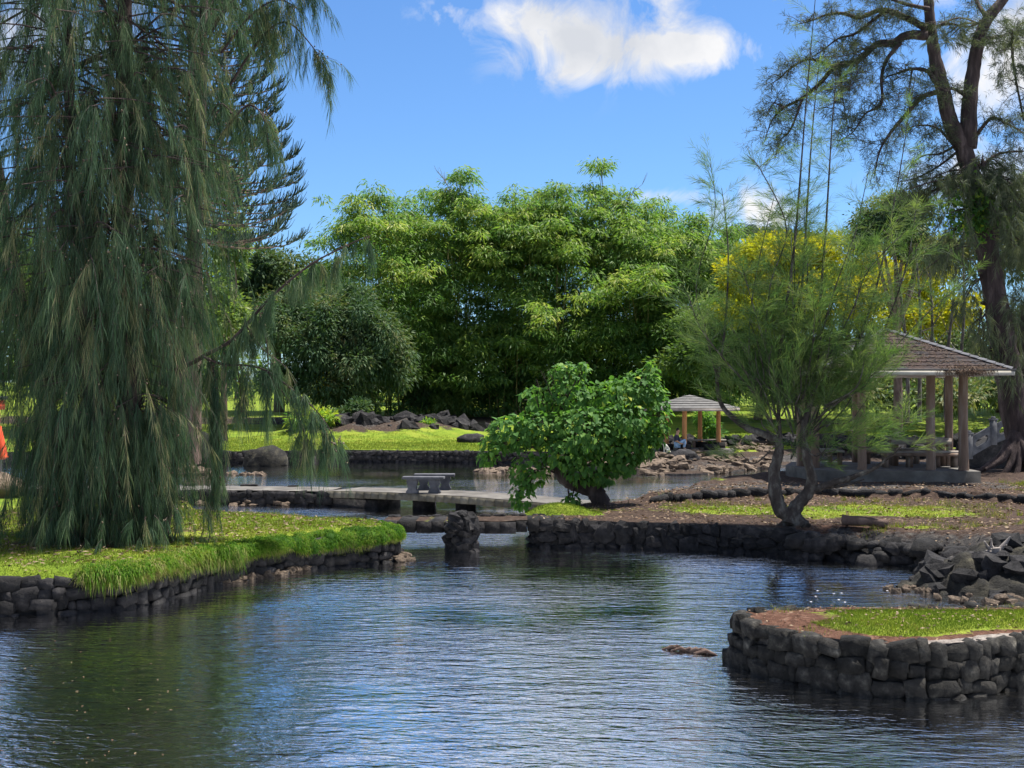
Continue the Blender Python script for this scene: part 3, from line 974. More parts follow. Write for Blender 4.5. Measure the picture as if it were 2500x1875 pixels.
# the causeway that leads to it from the left
CA = [np.array((-19.0, 39.3)), np.array((-12.5, 38.9)), np.array((-9, 38.6)), np.array((-6.6, 38.3)), np.array((-4.35, 37.35))]
cw = stone_wall("causeway", "stone causeway with pale walkway joining the footbridge at its left end", CA[:4] + [np.array((-5.7, 38.02))], -.15, .43, .2, (.2, .42), .14, "wall", 41, cat="causeway")
pth = smooth_path(CA[:4] + [np.array((-5.75, 38.0))], .4)
m_ = MB()
n = len(pth)
off = np.array((.25, 1.75))
V = np.vstack([np.c_[pth, np.full(n, .455)], np.c_[pth + off, np.full(n, .455)], np.c_[pth + off, np.full(n, -.5)]])
i = np.arange(n - 1)
m_.add(V, np.vstack([np.stack([i, i + 1, i + 1 + n, i + n], -1), np.stack([i + n, i + 1 + n, i + 1 + 2 * n, i + 2 * n], -1)]))
m_.build("walkway", M["concrete"], cw)
for k in range(26):
    p, tt, Lp = along(pth, rng.uniform(0, 13.5))
    q = p + off * rng.uniform(.93, 1.0)
    place_stone(cw, "wall", rng, (q[0], q[1], .47), (rng.uniform(.1, .3), .1, rng.uniform(.03, .08)), 0, "kerb_stone")
# stub abutment below the left end of the slabs
MB().box((-4.75, 38.2, -.05), (2.3, 1.2, .62), rz=dang).build("abutment", M["lava"], cw)


def bench(name, label, u, sd, z):
    """stone bench: a slab on two waisted legs"""
    ss = np.linspace(0, DL, 400)
    q = DA[:, None] + dt_[:, None] * ss + back[:, None] * sd
    s = np.interp(u, 1250 + F * q[0] / q[1], ss)
    c = DA + dt_ * s + back * sd
    z = deck_z(s) + .012
    t = thing(name, label, "bench", (c[0], c[1], z), "stone benches on the footbridge")
    ang = -.05 if sd < .9 else .03
    ax = np.array((math.cos(ang), math.sin(ang), 0)); ay = np.array((-math.sin(ang), math.cos(ang), 0))
    L_ = 1.24
    m_ = MB()
    prof = [(-.21, -.045), (.21, -.045), (.225, -.02), (.225, .045), (-.225, .045), (-.225, -.02)]
    m_.box((c[0], c[1], z + .455), (L_, .42, .075), rz=ang)
    o = m_.build("seat_slab", M["bench_stone"], t)
    bv = o.modifiers.new("edge", "BEVEL"); bv.width = .012; bv.segments = 2
    for sx in (-.33, .33):
        lc = np.array((c[0], c[1], z)) + ax * sx
        out = []
        hh = .416
        pr = [(.175, 0), (.175, .06), (.125, .12), (.115, .2), (.15, .28), (.165, .34), (.15, hh)]
        out = pr + [(-x, y) for x, y in pr[::-1]]
        l = bm_extrude(out, .30, (lc, ax, (0, 0, 1), ay)).build("leg", M["bench_stone"], t)
    return t


bench("stone_bench", "grey stone bench nearer the camera on the footbridge", 1034, .30, 0)
bench("stone_bench", "grey stone bench on the far edge of the footbridge", 1061, 1.50, 0)

# ------------------------------------------------------------------ rough slab bridge between the two banks
sb = thing("slab_bridge", "rough lava slab bridge on one rock pier between the grassy bank and lava bank", "bridge", (-1.0, 28, 0))
x = -2.95
while x < 2.1:
    w = rng.uniform(.24, .42)
    top = .60 + .02 * math.sin(x * 2) + rng.uniform(-.015, .015)
    yb = 27.45 + (x + 2.9) * .10 + rng.uniform(-.03, .03)
    if x > .5:
        yb = 27.86 + rng.uniform(-.03, .03)
    o = MB().box((x + w / 2, yb + .65, top - .12), (w * .97, 1.3 + rng.uniform(-.08, .08), .25), rz=rng.uniform(-.03, .03), rx=rng.uniform(-.015, .015)).build("slab", M["lava"], sb)
    x += w
m_ = MB()
xs = np.linspace(-2.9, .6, 30)
pts = []
for xx in xs:
    yb = 27.45 + (xx + 2.9) * .10
    pts += [(xx, yb + .1, .612 + .015 * math.sin(xx * 5)), (xx, yb + 1.2, .618)]
i = np.arange(29) * 2
m_.add(pts, np.stack([i, i + 2, i + 3, i + 1], -1))
n = len(pts)
m_.build("earth_top", M["ground"], sb, attrs={"grass": np.where((np.array(pts)[:, 0] > -2.0) & (np.array(pts)[:, 0] < -1.0), .45, .1), "rock": np.full(n, .35), "coping": np.full(n, -1.), "red": np.full(n, .1)})
for k in range(34):                                   # rim of loose stones at the back
    xx = rng.uniform(-2.85, 1.4)
    place_stone(sb, "round", rng, (xx, 28.65 + (xx + 2.9) * .08 + rng.uniform(-.06, .06), .62), (rng.uniform(.05, .14), .08, rng.uniform(.03, .07)), 0, "rim_stone")
pc = G(1128, 1345)
pr_ = [(.42, -.3), (.40, .0), (.36, .12), (.30, .25), (.27, .36), (.31, .45), (.35, .52), (.30, .60), (.27, .70), (.18, .76)]
for k, (rr, z) in enumerate(pr_):
    m_n = 5 if k < len(pr_) - 1 else 3
    for j in range(m_n):
        th = j / m_n * 2 * math.pi + k * .5 + rng.uniform(-.2, .2)
        place_stone(sb, "jag", rng, (pc[0] + math.cos(th) * rr * .66, pc[1] + .15 + math.sin(th) * rr * .55, z), (rng.uniform(.13, .26), rng.uniform(.12, .2), rng.uniform(.08, .17)), th, "pier_stone", tilt=.5)
MB().tube([(pc[0], pc[1] + .15, -.5), (pc[0], pc[1] + .15, .0), (pc[0], pc[1] + .15, .3), (pc[0], pc[1] + .15, .6)], [.4, .34, .22, .22], 9).build("pier_core", M["mortar"], sb)

# ------------------------------------------------------------------ rocks
def lumps(name, label, cat, spots, key, seed, parent_loc, group=None):
    rng_ = np.random.default_rng(seed)
    t = thing(name, label, cat, parent_loc, group)
    for (x, y, z, sx, sy, sz) in spots:
        place_stone(t, key, rng_, (x, y, z), (sx, sy, sz), rng_.uniform(0, 3), "rock", tilt=.35)
    return t


def heap(x0, x1, y0, y1, n, s, zh, rng_):
    out = []
    for k in range(n):
        x = rng_.uniform(x0, x1); y = rng_.uniform(y0, y1)
        f = 1 - abs(2 * (x - x0) / (x1 - x0) - 1) ** 2
        r = rng_.uniform(.5, 1.2) * s
        out.append((x, y, zh * f * rng_.uniform(-.3, .8), r, r * rng_.uniform(.6, 1.1), r * rng_.uniform(.25, .55)))
    return out


rg = np.random.default_rng(77)
c = G(955, 1368)
lumps("rock_ledge", "low brown rocks in the water off the tip of the grassy bank", "rocks", heap(c[0] - .75, c[0] + .45, c[1] - .3, c[1] + .6, 34, .16, .12, rg), "shore", 1, (c[0], c[1], 0))
c = G(740, 1388)
lumps("rock_ledge", "pale wet rocks along the foot of the grassy bank wall", "rocks", [(*(np.array(G(u, 1434 - (u - 500) * .178)[:2]) + rg.uniform(-.12, .02, 2)), rg.uniform(-.04, .06), rg.uniform(.08, .2), rg.uniform(.08, .15), rg.uniform(.05, .11)) for u in rg.uniform(540, 900, 46)], "shore", 2, (c[0], c[1], 0))
for (u0, u1, lab) in ((475, 530, "small rust coloured rocks at the left before the causeway"), (570, 640, "grey rock heap in the middle before the causeway"), (655, 705, "orange tinged rock heap at the right before the causeway")):
    a, b = G(u0, 1232), G(u1, 1232)
    lumps("rock_heap", lab, "rocks", heap(a[0], b[0], a[1] - .35, a[1] + .25, 16, .17, .14, rg), "shore", u0, ((a[0] + b[0]) / 2, a[1], 0), "rock heaps before the causeway")
a, b = G(1155, 1153), G(1290, 1150)
lumps("sand_spit", "flat pale rock spit in the pond behind the heart leaved tree", "rocks", heap(a[0], b[0] + 1.0, a[1], a[1] + 1.2, 40, .34, .1, rg), "shore", 7, (b[0], a[1], 0))
a, b = G(405, 1160), G(500, 1160)
lumps("rock_heap", "mossy rock heap with yellow green top behind the causeway", "rocks", heap(a[0], b[0], a[1], a[1] + 1.4, 30, .36, .4, rg), "shore", 8, (a[0], a[1], 0))
a = G(600, 1160)
lumps("rock_heap", "flat reddish rocks in the far pond behind the causeway", "rocks", heap(a[0] - .8, a[0] + .7, a[1], a[1] + .5, 14, .26, .06, rg), "shore", 9, (a[0], a[1], 0))
# shore rocks along the far right bank
spots = []
for k in range(260):
    u = rg.uniform(1470, 1900); vv = np.interp(u, [1470, 1560, 1680, 1760, 1800, 1850, 1900], [1150, 1158, 1160, 1156, 1150, 1144, 1139]) - rg.uniform(-2, 30) * (1 if u > 1650 else .6)
    z = .0 + rg.uniform(0, .2)
    p = G(u, vv)
    s = rg.uniform(.12, .48)
    zz = float(far.h(np.array([p[0]]), np.array([p[1]]))[0]) if p[1] > 53 else 0
    spots.append((p[0], p[1], max(zz, 0) + rg.uniform(-.05, .08), s, s * rg.uniform(.5, 1), s * rg.uniform(.25, .5)))
lumps("rocky_shore", "broken brown and grey lava rocks along the shore below the far pavilion", "rocks", spots, "shore", 10, (7, 54.5, 0))
# lava blocks on the mound at the far left
spots = []
for k in range(105):
    x = np.clip(rg.normal(-9.0, 2.3), -13.5, -4.8); y = rg.uniform(74, 78.5)
    if rg.random() < .3:
        x = rg.normal(-4.2, 1.2); y = rg.uniform(77, 80)
    z = float(far.h(np.array([x]), np.array([y]))[0]); s = rg.uniform(.2, .62)
    spots.append((x, y, z - .10, s * 1.3, s * 1.1, s * rg.uniform(.8, 1.4)))
lumps("lava_mound", "dark lava blocks heaped on the grassy mound beyond the pond", "rocks", spots, "jag", 11, (-8, 75, 1))
spots = []
for k in range(50):
    x = rg.uniform(8, 15.5); y = rg.uniform(65.5, 69.5)
    z = float(far.h(np.array([x]), np.array([y]))[0]); s = rg.uniform(.2, .6)
    spots.append((x, y, z + .1, s, s * .9, s * rg.uniform(.5, .9)))
lumps("lava_mound", "dark lava rocks in the grass behind the far pavilion", "rocks", spots, "jag", 12, (12, 67, 1))


spots = []
for k in range(110):
    x = rg.uniform(16, 27); y = rg.uniform(62.6, 66.5)
    z = max(float(far.h(np.array([x]), np.array([y]))[0]), 0); s = rg.uniform(.25, .7)
    spots.append((x, y, z + .15, s, s * .9, s * rg.uniform(.5, 1.1)))
lumps("lava_mound", "dark lava bank across the water behind the gazebo", "rocks", spots, "jag", 15, (21, 64, .5))


def boulder(name, label, c, s, seed, mat="outcrop", sub=3, amp=.28, freq=1.7, flat=None, group=None, cat="boulder"):
    bm = bmesh.new()
    bmesh.ops.create_icosphere(bm, subdivisions=sub, radius=1)
    rs = np.random.default_rng(seed); off = rs.uniform(0, 50, 2)
    from mathutils import noise
    for v in bm.verts:
        p = v.co.copy()
        k = 1 + amp * (noise.fractal(p * freq + Vector((off[0], off[1], 0)), 1.0, 2.0, 4)) + .12 * abs(noise.noise(p * 3.1 + Vector((off[1], 0, off[0]))))
        v.co = Vector((p.x * k * s[0], p.y * k * s[1], p.z * k * s[2]))
    for f in bm.faces:
        f.smooth = True
    me = bpy.data.meshes.new(name); bm.to_mesh(me); bm.free()
    me.materials.append(M[mat])
    o = link(name, me)
    o.location = tuple(float(k) for k in c)
    return tag(o, label, cat, group)


boulder("boulder", "grey boulder half sunk in the far pond behind hanging fronds", (*G(650, 1136)[:2], .2), (1.05, .8, .75), 1)
boulder("boulder", "large pale boulder beside the left trunk on the far shore", (*G(465, 1138)[:2], .5), (1.2, 1.0, 1.35), 2)
z = float(far.h(np.array([-2.4]), np.array([70.5]))[0])
boulder("boulder", "low flat boulder lying on the sunny far lawn", (*P(1150, 1085, 70)[:2], .85), (.8, .5, .35), 3, "lava")
boulder("boulder", "dark boulder in the grass in front of the far pavilion", (*P(1668, 1112, 56)[:2], .55), (.75, .5, .35), 4, "lava")
boulder("boulder", "pale stone block by the red gate post at the left edge", (*P(8, 1185, 33)[:2], .95), (.5, .5, .38), 6, "mudrock")

# lava outcrop with roped flanks at the right, above the inlet
def outcrop():
    bmx = MB()
    c = np.array((9.15, 22.3)); nx, ny = 120, 90
    gx, gy = np.meshgrid(np.linspace(-2.2, 3.8, nx), np.linspace(-1.9, 2.1, ny))
    prof = np.clip(1 - (np.abs((gx - .9) / 2.7) ** 2.4 + np.abs(gy / 1.5) ** 2.2), -1, 1)
    z = .86 * np.sign(prof) * np.abs(prof) ** .8
    tail = .16 * np.exp(-((gx + 1.6) ** 2 / .25 + (gy + .55) ** 2 / .12))
    z = np.maximum(z, tail * 1.2 - .05)
    rope = np.abs(np.sin((np.hypot(gx - 1.0, (gy + .5) * 1.25)) * 9 + 4 * fbm(gx * 1.3 + 3, gy * 1.3)))
    z = z + .075 * rope * (z > -.2) + .55 * (fbm(gx * 1.1 + 9, gy * 1.1, 3) - .45) + .22 * (np.round(fbm(gx * 1.4 + 3, gy * 2.2, 2) * 7) / 7 - .5) + .07 * (fbm(gx * 9, gy * 9) - .5)
    z = np.maximum(z - .12, -.5)
    V = np.c_[(gx + c[0]).ravel(), (gy + c[1]).ravel(), z.ravel()]
    i = np.arange(ny - 1)[:, None] * nx; j = np.arange(nx - 1)[None]
    bmx.add(V, np.stack([i + j, i + j + 1, i + nx + j + 1, i + nx + j], -1).reshape(-1, 4))
    t = thing("lava_outcrop", "ropy dark lava outcrop jutting into the inlet at the right", "rock", (c[0], c[1], 0))
    bmx.build("rock_base", M["outcrop"], t, smooth=True)
    r_ = np.random.default_rng(91)
    for k in range(120):
        ix = r_.integers(10, nx - 10); iy = r_.integers(5, ny - 5)
        if z[iy, ix] < -.02:
            continue
        s = r_.uniform(.10, .34)
        o = place_stone(t, "jag", r_, (gx[iy, ix] + c[0], gy[iy, ix] + c[1], z[iy, ix] - .03), (s, s * r_.uniform(.6, 1), s * r_.uniform(.45, .85)), r_.uniform(0, 3), "rock", tilt=.3)


outcrop()
lumps("rock_heap", "small broken rocks at the water edge below the lava outcrop", "rocks", [(rg.uniform(7.2, 10.5), rg.uniform(20.2, 21.0), rg.uniform(-.02, .08), *(rg.uniform(.06, .17) * np.array((1, .8, .6)))) for k in range(46)] + [(rg.uniform(6.6, 7.4), rg.uniform(21.6, 22.0), .02, .1, .08, .06) for k in range(14)], "shore", 13, (9, 20.6, 0))
lumps("rock_ledge", "dark ledge of rock under the bank left of the lava outcrop", "rocks", [(*(np.array((xx, np.interp(xx, [6.5, 7.5, 8.5, 9], [25.9, 25.15, 24.5, 24.0]))) + rg.uniform(-.15, .35, 2)), rg.uniform(0, .42), *(rg.uniform(.12, .36) * np.array((1, .8, .55)))) for xx in rg.uniform(5.8, 9.0, 80)], "round", 14, (7.5, 25, 0))

# driftwood stump on the outcrop
st = MB(); b0 = P(2432, 1392, 22.0)
b0 = b0 + (0, 0, .10)
st.tube([b0 + (0, 0, -.3), b0 + (.03, 0, .12), b0 + (0, 0, .30)], [.13, .085, .07], 7, rng=rg, wob=.3)
for (dx, dz, r) in ((-.22, .22, .035), (-.1, .27, .03), (.26, .3, .04), (.16, .16, .03), (-.2, .05, .035), (.12, -.08, .04)):
    st.tube([b0 + (0, 0, .2), b0 + (dx * .6, rg.uniform(-.1, .1), .2 + dz * .5), b0 + (dx, rg.uniform(-.1, .1), .2 + dz)], [r * 1.2, r, r * .4], 6, rng=rg, wob=.3)
tag(st.build("driftwood_stump", M["dry_twig"], smooth=True), "small forked grey driftwood stump on the lava outcrop", "driftwood")

# fallen log by the young ironwood
lg = MB(); a, b = P(2068, 1272, 26.6), P(2168, 1280, 26.2)
lg.tube(np.linspace(a + (-.1, 0, .02), b, 9) + np.c_[np.zeros(9), np.zeros(9), .02 * np.sin(np.linspace(0, 3, 9))], np.linspace(.12, .085, 9), 9, rng=rg, wob=.25)
tag(lg.build("fallen_log", M["bark_brown"], smooth=True), "short brown log lying on the bank right of the young ironwood", "log")

# driftwood and petals on the water
c = G(1680, 1592)
dr = MB()
for k in range(9):
    q = c + np.array((rg.uniform(-.22, .22), 0, 0)); q[1] += -(q[0] - c[0]) * .55 + rg.uniform(-.05, .05)
    dr.tube([q + (-.13, .05, .0), q + (0, 0, .05), q + (.14, -.05, .0)], [.012, .03, .01], 5, rng=rg, wob=.5)
tag(dr.build("floating_branch", M["bark_brown"], smooth=True), "small dark rotten branch floating left of the near islet", "driftwood")
for k, (u, v, lab) in enumerate(((2048, 1465, "pair of white petals floating beyond the near islet"), (2063, 1471, "white petal floating nearest the near islet lawn"), (1980, 1470, "leftmost low white petal on the inlet water"), (1992, 1457, "white petal floating left of the petal pair"),
                             (2036, 1450, "small white petal above the petal pair"), (2055, 1449, "small white petal right above the petal pair"), (1996, 1443, "topmost white petal on the inlet water"), (2166, 1443, "white petal drifting toward the lava outcrop"))):
    c = G(u, v); pm = MB()
    for q in range(4):
        th = q * 1.57 + k; d = np.array((math.cos(th), math.sin(th), .08)) * .024
        s = np.array((-math.sin(th), math.cos(th), 0)) * .012
        o0 = c + (0, 0, .008)
        pm.add([o0, o0 + d * .6 + s, o0 + d, o0 + d * .6 - s], [(0, 1, 2, 3)])
    tag(pm.build("floating_petal", M["petal"]), lab, "petal", "white petals on the inlet")

# ------------------------------------------------------------------ gazebo
gz = thing("gazebo", "open timber gazebo with brown needle strewn hip roof on a concrete platform", "gazebo", (11.7, 38.8, .8))
FZ = 1.19
plat = np.array([(8.77, 39.4), (9.04, 37.26), (9.45, 36.75), (12.3, 36.3), (13.85, 36.3), (14.25, 41.2), (9.6, 42.0)])
MB().prism(plat, .55, FZ).build("platform", M["concrete"], gz)
for (u, Y, r) in ((2352, 36.75, .145), (2272, 36.95, .135), (2104, 37.1, .13), (1990, 38.1, .13), (1955, 38.95, .14)):
    xx = (u - 1250) / F * Y
    MB().tube([(xx, Y, FZ), (xx + .01, Y, FZ + .1), (xx - .01, Y, FZ + 1.5), (xx, Y, 4.12)], [r * 1.12, r * 1.05, r * .95, r * .92], 12, rng=rg, wob=.08).build("post", M["wood_post"], gz, smooth=True)
for (xx, Y) in ((13.75, 40.3), (13.9, 39.1), (11.5, 41.1), (9.9, 41.0)):
    MB().tube([(xx, Y, FZ), (xx, Y, FZ + 1.5), (xx, Y, 4.12)], [.13, .125, .12], 12, rng=rg, wob=.08).build("post", M["wood_post"], gz, smooth=True)
RX0, RX1, RY0, RY1, RZ, AX, AY, AZ = 8.9, 14.55, 35.65, 41.9, 4.17, 11.75, 38.8, 5.50
corn = [np.array(k) for k in ((RX0, RY0, RZ), (RX1, RY0, RZ), (RX1, RY1, RZ), (RX0, RY1, RZ))]
apex = np.array((AX, AY, AZ))
rf = MB()
NC = 11
for f in range(4):
    a, b = corn[f], corn[(f + 1) % 4]
    nv = nrm(np.cross(b - a, apex - a))
    for k in range(NC):
        t0, t1 = k / NC, min(1, (k + 1.12) / NC)
        q = [a + (apex - a) * t0 + nv * .028, b + (apex - b) * t0 + nv * .028, b + (apex - b) * t1 + nv * .004, a + (apex - a) * t1 + nv * .004]
        lo = [q[0] - nv * .024, q[1] - nv * .024]
        rf.add(q, [(0, 1, 2, 3)]); rf.add([lo[0], lo[1], q[1], q[0]], [(0, 1, 2, 3)])
roof_m = rough_mat("shingle_with_litter", [(.36, (.026, .026, .033)), (.43, (.022, .017, .018)), (.5, (.034, .021, .02)), (.62, (.046, .028, .025)), (.75, (.07, .05, .043))], scale=1.5, bstr=.7, bdist=.03, bscale=18)
roof = rf.build("roof", roof_m, gz)
cl = MB(); cl.add([c - np.array((0, 0, .13)) for c in corn], [(0, 1, 2, 3)]); cl.build("ceiling", M["wood_post"], gz)
for f in range(4):
    a, b = corn[f], corn[(f + 1) % 4]
    mid = (a + b) / 2; L_ = np.linalg.norm(b - a)
    out = nrm(mid - np.array((AX, AY, RZ)))
    MB().box(mid + out * .015 - np.array((0, 0, .085)), (L_ + .03, .05, .13), rz=math.atan2(b[1] - a[1], b[0] - a[0])).build("fascia", M["white_paint"], roof)
    MB().box(mid + out * .03 + np.array((0, 0, .01)), (L_ + .08, .08, .055), rz=math.atan2(b[1] - a[1], b[0] - a[0])).build("gutter", M["black_paint"], roof)
    cap = MB()
    for k in range(16):                                # hip caps
        p = a + (apex - a) * ((k + .5) / 16)
        q = a + (apex - a) * (min(k + 1.35, 16) / 16); p0 = a + (apex - a) * (k / 16)
        side = nrm(np.cross(apex - a, (0, 0, 1))) * .11
        up = np.array((0, 0, .045))
        cap.add([p0 - side + up * .8, p0 + up * 2.1, p0 + side + up * .8, q - side + up * .3, q + up * 1.5, q + side + up * .3], [(0, 1, 4, 3), (1, 2, 5, 4)])
    cap.build("hip_cap", M["bench_stone"], roof)
# needle litter lying on the front slope and hanging from the gutter
lt = MB(); n = 2200
w = rg.random((n, 2)); t = rg.beta(1.1, 1.7, n)
a, b = corn[0], corn[1]
base = a + (b - a) * rg.random((n, 1)); q = base + (apex - base) * t[:, None]
nv = nrm(np.cross(b - a, apex - a)); q = q + nv * (.03 + .02 * rg.random((n, 1)))
keep = fbm(q[:, 0] * 2, q[:, 2] * 4) + .25 * (fbm(q[:, 0] * 8, q[:, 2] * 9) - .5) > .36
q = q[keep]; n = len(q)
d = nrm(rg.normal(size=(n, 3)) * (1, 1, .3)); s = nrm(np.cross(d, nv)) * .012
lt.add(np.stack([q - s, q + s, q + d * .13], 1).reshape(-1, 3), np.arange(3 * n).reshape(-1, 3), np.repeat(rg.random(n) * .32, 3))
n = 900; q = np.c_[rg.normal(13.25, .35, n), np.full(n, RY0 - .04), rg.uniform(RZ - .02, RZ + .12, n)]
d = nrm(np.c_[rg.normal(0, .5, n), -rg.random(n) * .3, -rg.random(n)]); s = np.c_[np.full(n, .012), np.zeros(n), np.zeros(n)]
lt.add(np.stack([q - s, q + s, q + d * rg.uniform(.1, .3, n)[:, None]], 1).reshape(-1, 3), np.arange(3 * n).reshape(-1, 3), np.repeat(rg.random(n) * .5, 3))
stuff(lt.build("needle_litter", M["litter"], gz))

# picnic table and benches inside it
tb = thing("picnic_table", "grey wooden picnic table under the gazebo roof", "table", (12.9, 39.3, FZ))
for k in range(4):
    MB().box((12.95, 38.95 + k * .2, FZ + .86), (1.9, .19, .055)).build("plank", M["wood_grey"], tb)
MB().box((12.95, 38.86, FZ + .77), (1.9, .04, .16)).build("apron", M["wood_grey"], tb)
for sx in (-.75, .75):
    MB().box((12.95 + sx, 39.25, FZ + .42), (.14, .5, .84)).build("leg", M["wood_post"], tb)
for (yy, lab) in ((38.35, "wooden bench before the picnic table inside the gazebo"), (40.3, "wooden bench behind the picnic table inside the gazebo")):
    bt = thing("wooden_bench", lab, "bench", (12.7, yy, FZ))
    for k in range(2):
        MB().box((12.75, yy - .1 + k * .2, FZ + .48), (2.6, .19, .06)).build("plank", M["wood_grey"], bt)
    MB().box((12.75, yy - .21, FZ + .40), (2.6, .04, .10)).build("apron", M["wood_post"], bt)
    for sx in (-1.1, -.35, .5, 1.05):
        MB().box((12.75 + sx, yy, FZ + .2), (.13, .32, .42)).build("leg", M["wood_post"], bt)
bt = thing("wooden_bench", "wooden bench at the left end of the gazebo floor", "bench", (9.9, 39.4, FZ))
MB().box((9.95, 39.4, FZ + .48), (1.0, 1.6, .06)).build("plank", M["wood_grey"], bt)
for sx, sy in ((-.4, -.6), (.4, -.6), (-.4, .6), (.4, .6)):
    MB().box((9.95 + sx, 39.4 + sy, FZ + .22), (.13, .13, .46)).build("leg", M["wood_post"], bt)

# ------------------------------------------------------------------ far pavilion
PX, PY, PZ = 8.8, 60.3, .72
pv = thing("pavilion", "small far pavilion with grey hip roof on orange timber posts", "pavilion", (PX, PY, PZ))
slab = [(PX + 2.1 * math.cos(a), PY + 2.1 * math.sin(a)) for a in np.linspace(0, 2 * math.pi, 7)[:-1]]
MB().prism(slab, PZ - .5, PZ + .06).build("floor_slab", M["concrete"], pv)
for (u, Y) in ((1627, 59.2), (1671, 58.7), (1709, 61.9), (1754, 61.2), (1560, 60.6), (1735, 59.0)):
    xx = (u - 1250) / F * Y
    MB().box((xx, Y, PZ + .17), (.62, .5, .34), taper=.92).build("post_block", M["lava"], pv)
    if u != 1735:
        MB().tube([(xx, Y, PZ + .3), (xx, Y, PZ + 1.2), (xx, Y, 2.78)], [.125, .115, .11], 10, rng=rg, wob=.08).build("post", M["wood_orange"], pv, smooth=True)
hexc = [np.array((PX + 2.45 * math.cos(a), PY + 2.45 * math.sin(a), 2.78)) for a in np.linspace(0, 2 * math.pi, 7)[:-1] + R(8)]
ap = np.array((PX - .1, PY, 3.42))
rm = MB()
for f in range(6):
    a, b = hexc[f], hexc[(f + 1) % 6]; nv = nrm(np.cross(b - a, ap - a))
    for k in range(6):
        t0, t1 = k / 6, min(1, (k + 1.1) / 6)
        rm.add([a + (ap - a) * t0 + nv * .03, b + (ap - b) * t0 + nv * .03, b + (ap - b) * t1, a + (ap - a) * t1], [(0, 1, 2, 3)])
    rm.add([a + nv * .03, b + nv * .03, b - (0, 0, .02), a - (0, 0, .02)], [(1, 0, 3, 2)])
shing = rough_mat("grey_shingle", [(.3, (.075, .072, .07)), (.7, (.165, .16, .155))], scale=3, bstr=.4, bdist=.02)
pr = rm.build("roof", shing, pv)
cl = MB(); cl.prism([h[:2] for h in hexc], 2.70, 2.74); cl.build("ceiling", M["wood_post"], pv)
for f in range(6):
    a, b = hexc[f], hexc[(f + 1) % 6]; mid = (a + b) / 2
    MB().box(mid - np.array((0, 0, .07)), (np.linalg.norm(b - a), .05, .12), rz=math.atan2(b[1] - a[1], b[0] - a[0])).build("fascia", M["wood_grey"], pr)
rail = thing("bench", "long low wooden bench rail between the posts of the far pavilion", "bench", (9.2, 61.6, PZ))
MB().box((9.1, 61.5, PZ + .44), (3.2, .36, .07)).build("seat", M["wood_grey"], rail)
for sx in (-1.4, 0, 1.4):
    MB().box((9.1 + sx, 61.5, PZ + .2), (.12, .3, .42)).build("leg", M["wood_post"], rail)


# ------------------------------------------------------------------ person and dog
def skin(name, verts, edges, radii, mat, parent=None, sub=2, root=0):
    me = bpy.data.meshes.new(name)
    me.from_pydata([tuple(v) for v in verts], edges, [])
    o = link(name, me, parent)
    bpy.context.view_layer.objects.active = o
    md = o.modifiers.new("skin", "SKIN"); md.use_smooth_shade = True
    sv = me.skin_vertices[0].data if me.skin_vertices else None
    if sv is None:
        bm = bmesh.new(); bm.from_mesh(me); bm.verts.layers.skin.verify(); bm.to_mesh(me); bm.free()
        sv = me.skin_vertices[0].data
    for i, r in enumerate(radii):
        sv[i].radius = (r, r)
        sv[i].use_root = (i == root)
    s = o.modifiers.new("smooth", "SUBSURF"); s.levels = sub; s.render_levels = sub
    me.materials.append(mat)
    return o


skin_m = rough_mat("skin", [(.3, (.36, .2, .13)), (.7, (.42, .24, .16))], scale=5, bstr=.05, rough=.6)
shirt_m = rough_mat("navy_cloth", [(.3, (.018, .02, .04)), (.7, (.03, .032, .06))], scale=9, bstr=.2)
jean_m = rough_mat("pale_denim", [(.3, (.2, .32, .5)), (.7, (.3, .43, .62))], scale=9, bstr=.2)
hair_m = rough_mat("black_hair", [(.3, (.008, .007, .007)), (.7, (.02, .018, .016))], scale=12, bstr=.3)
dog_m = rough_mat("white_fur", [(.3, (.55, .52, .46)), (.7, (.75, .72, .66))], scale=12, bstr=.5)


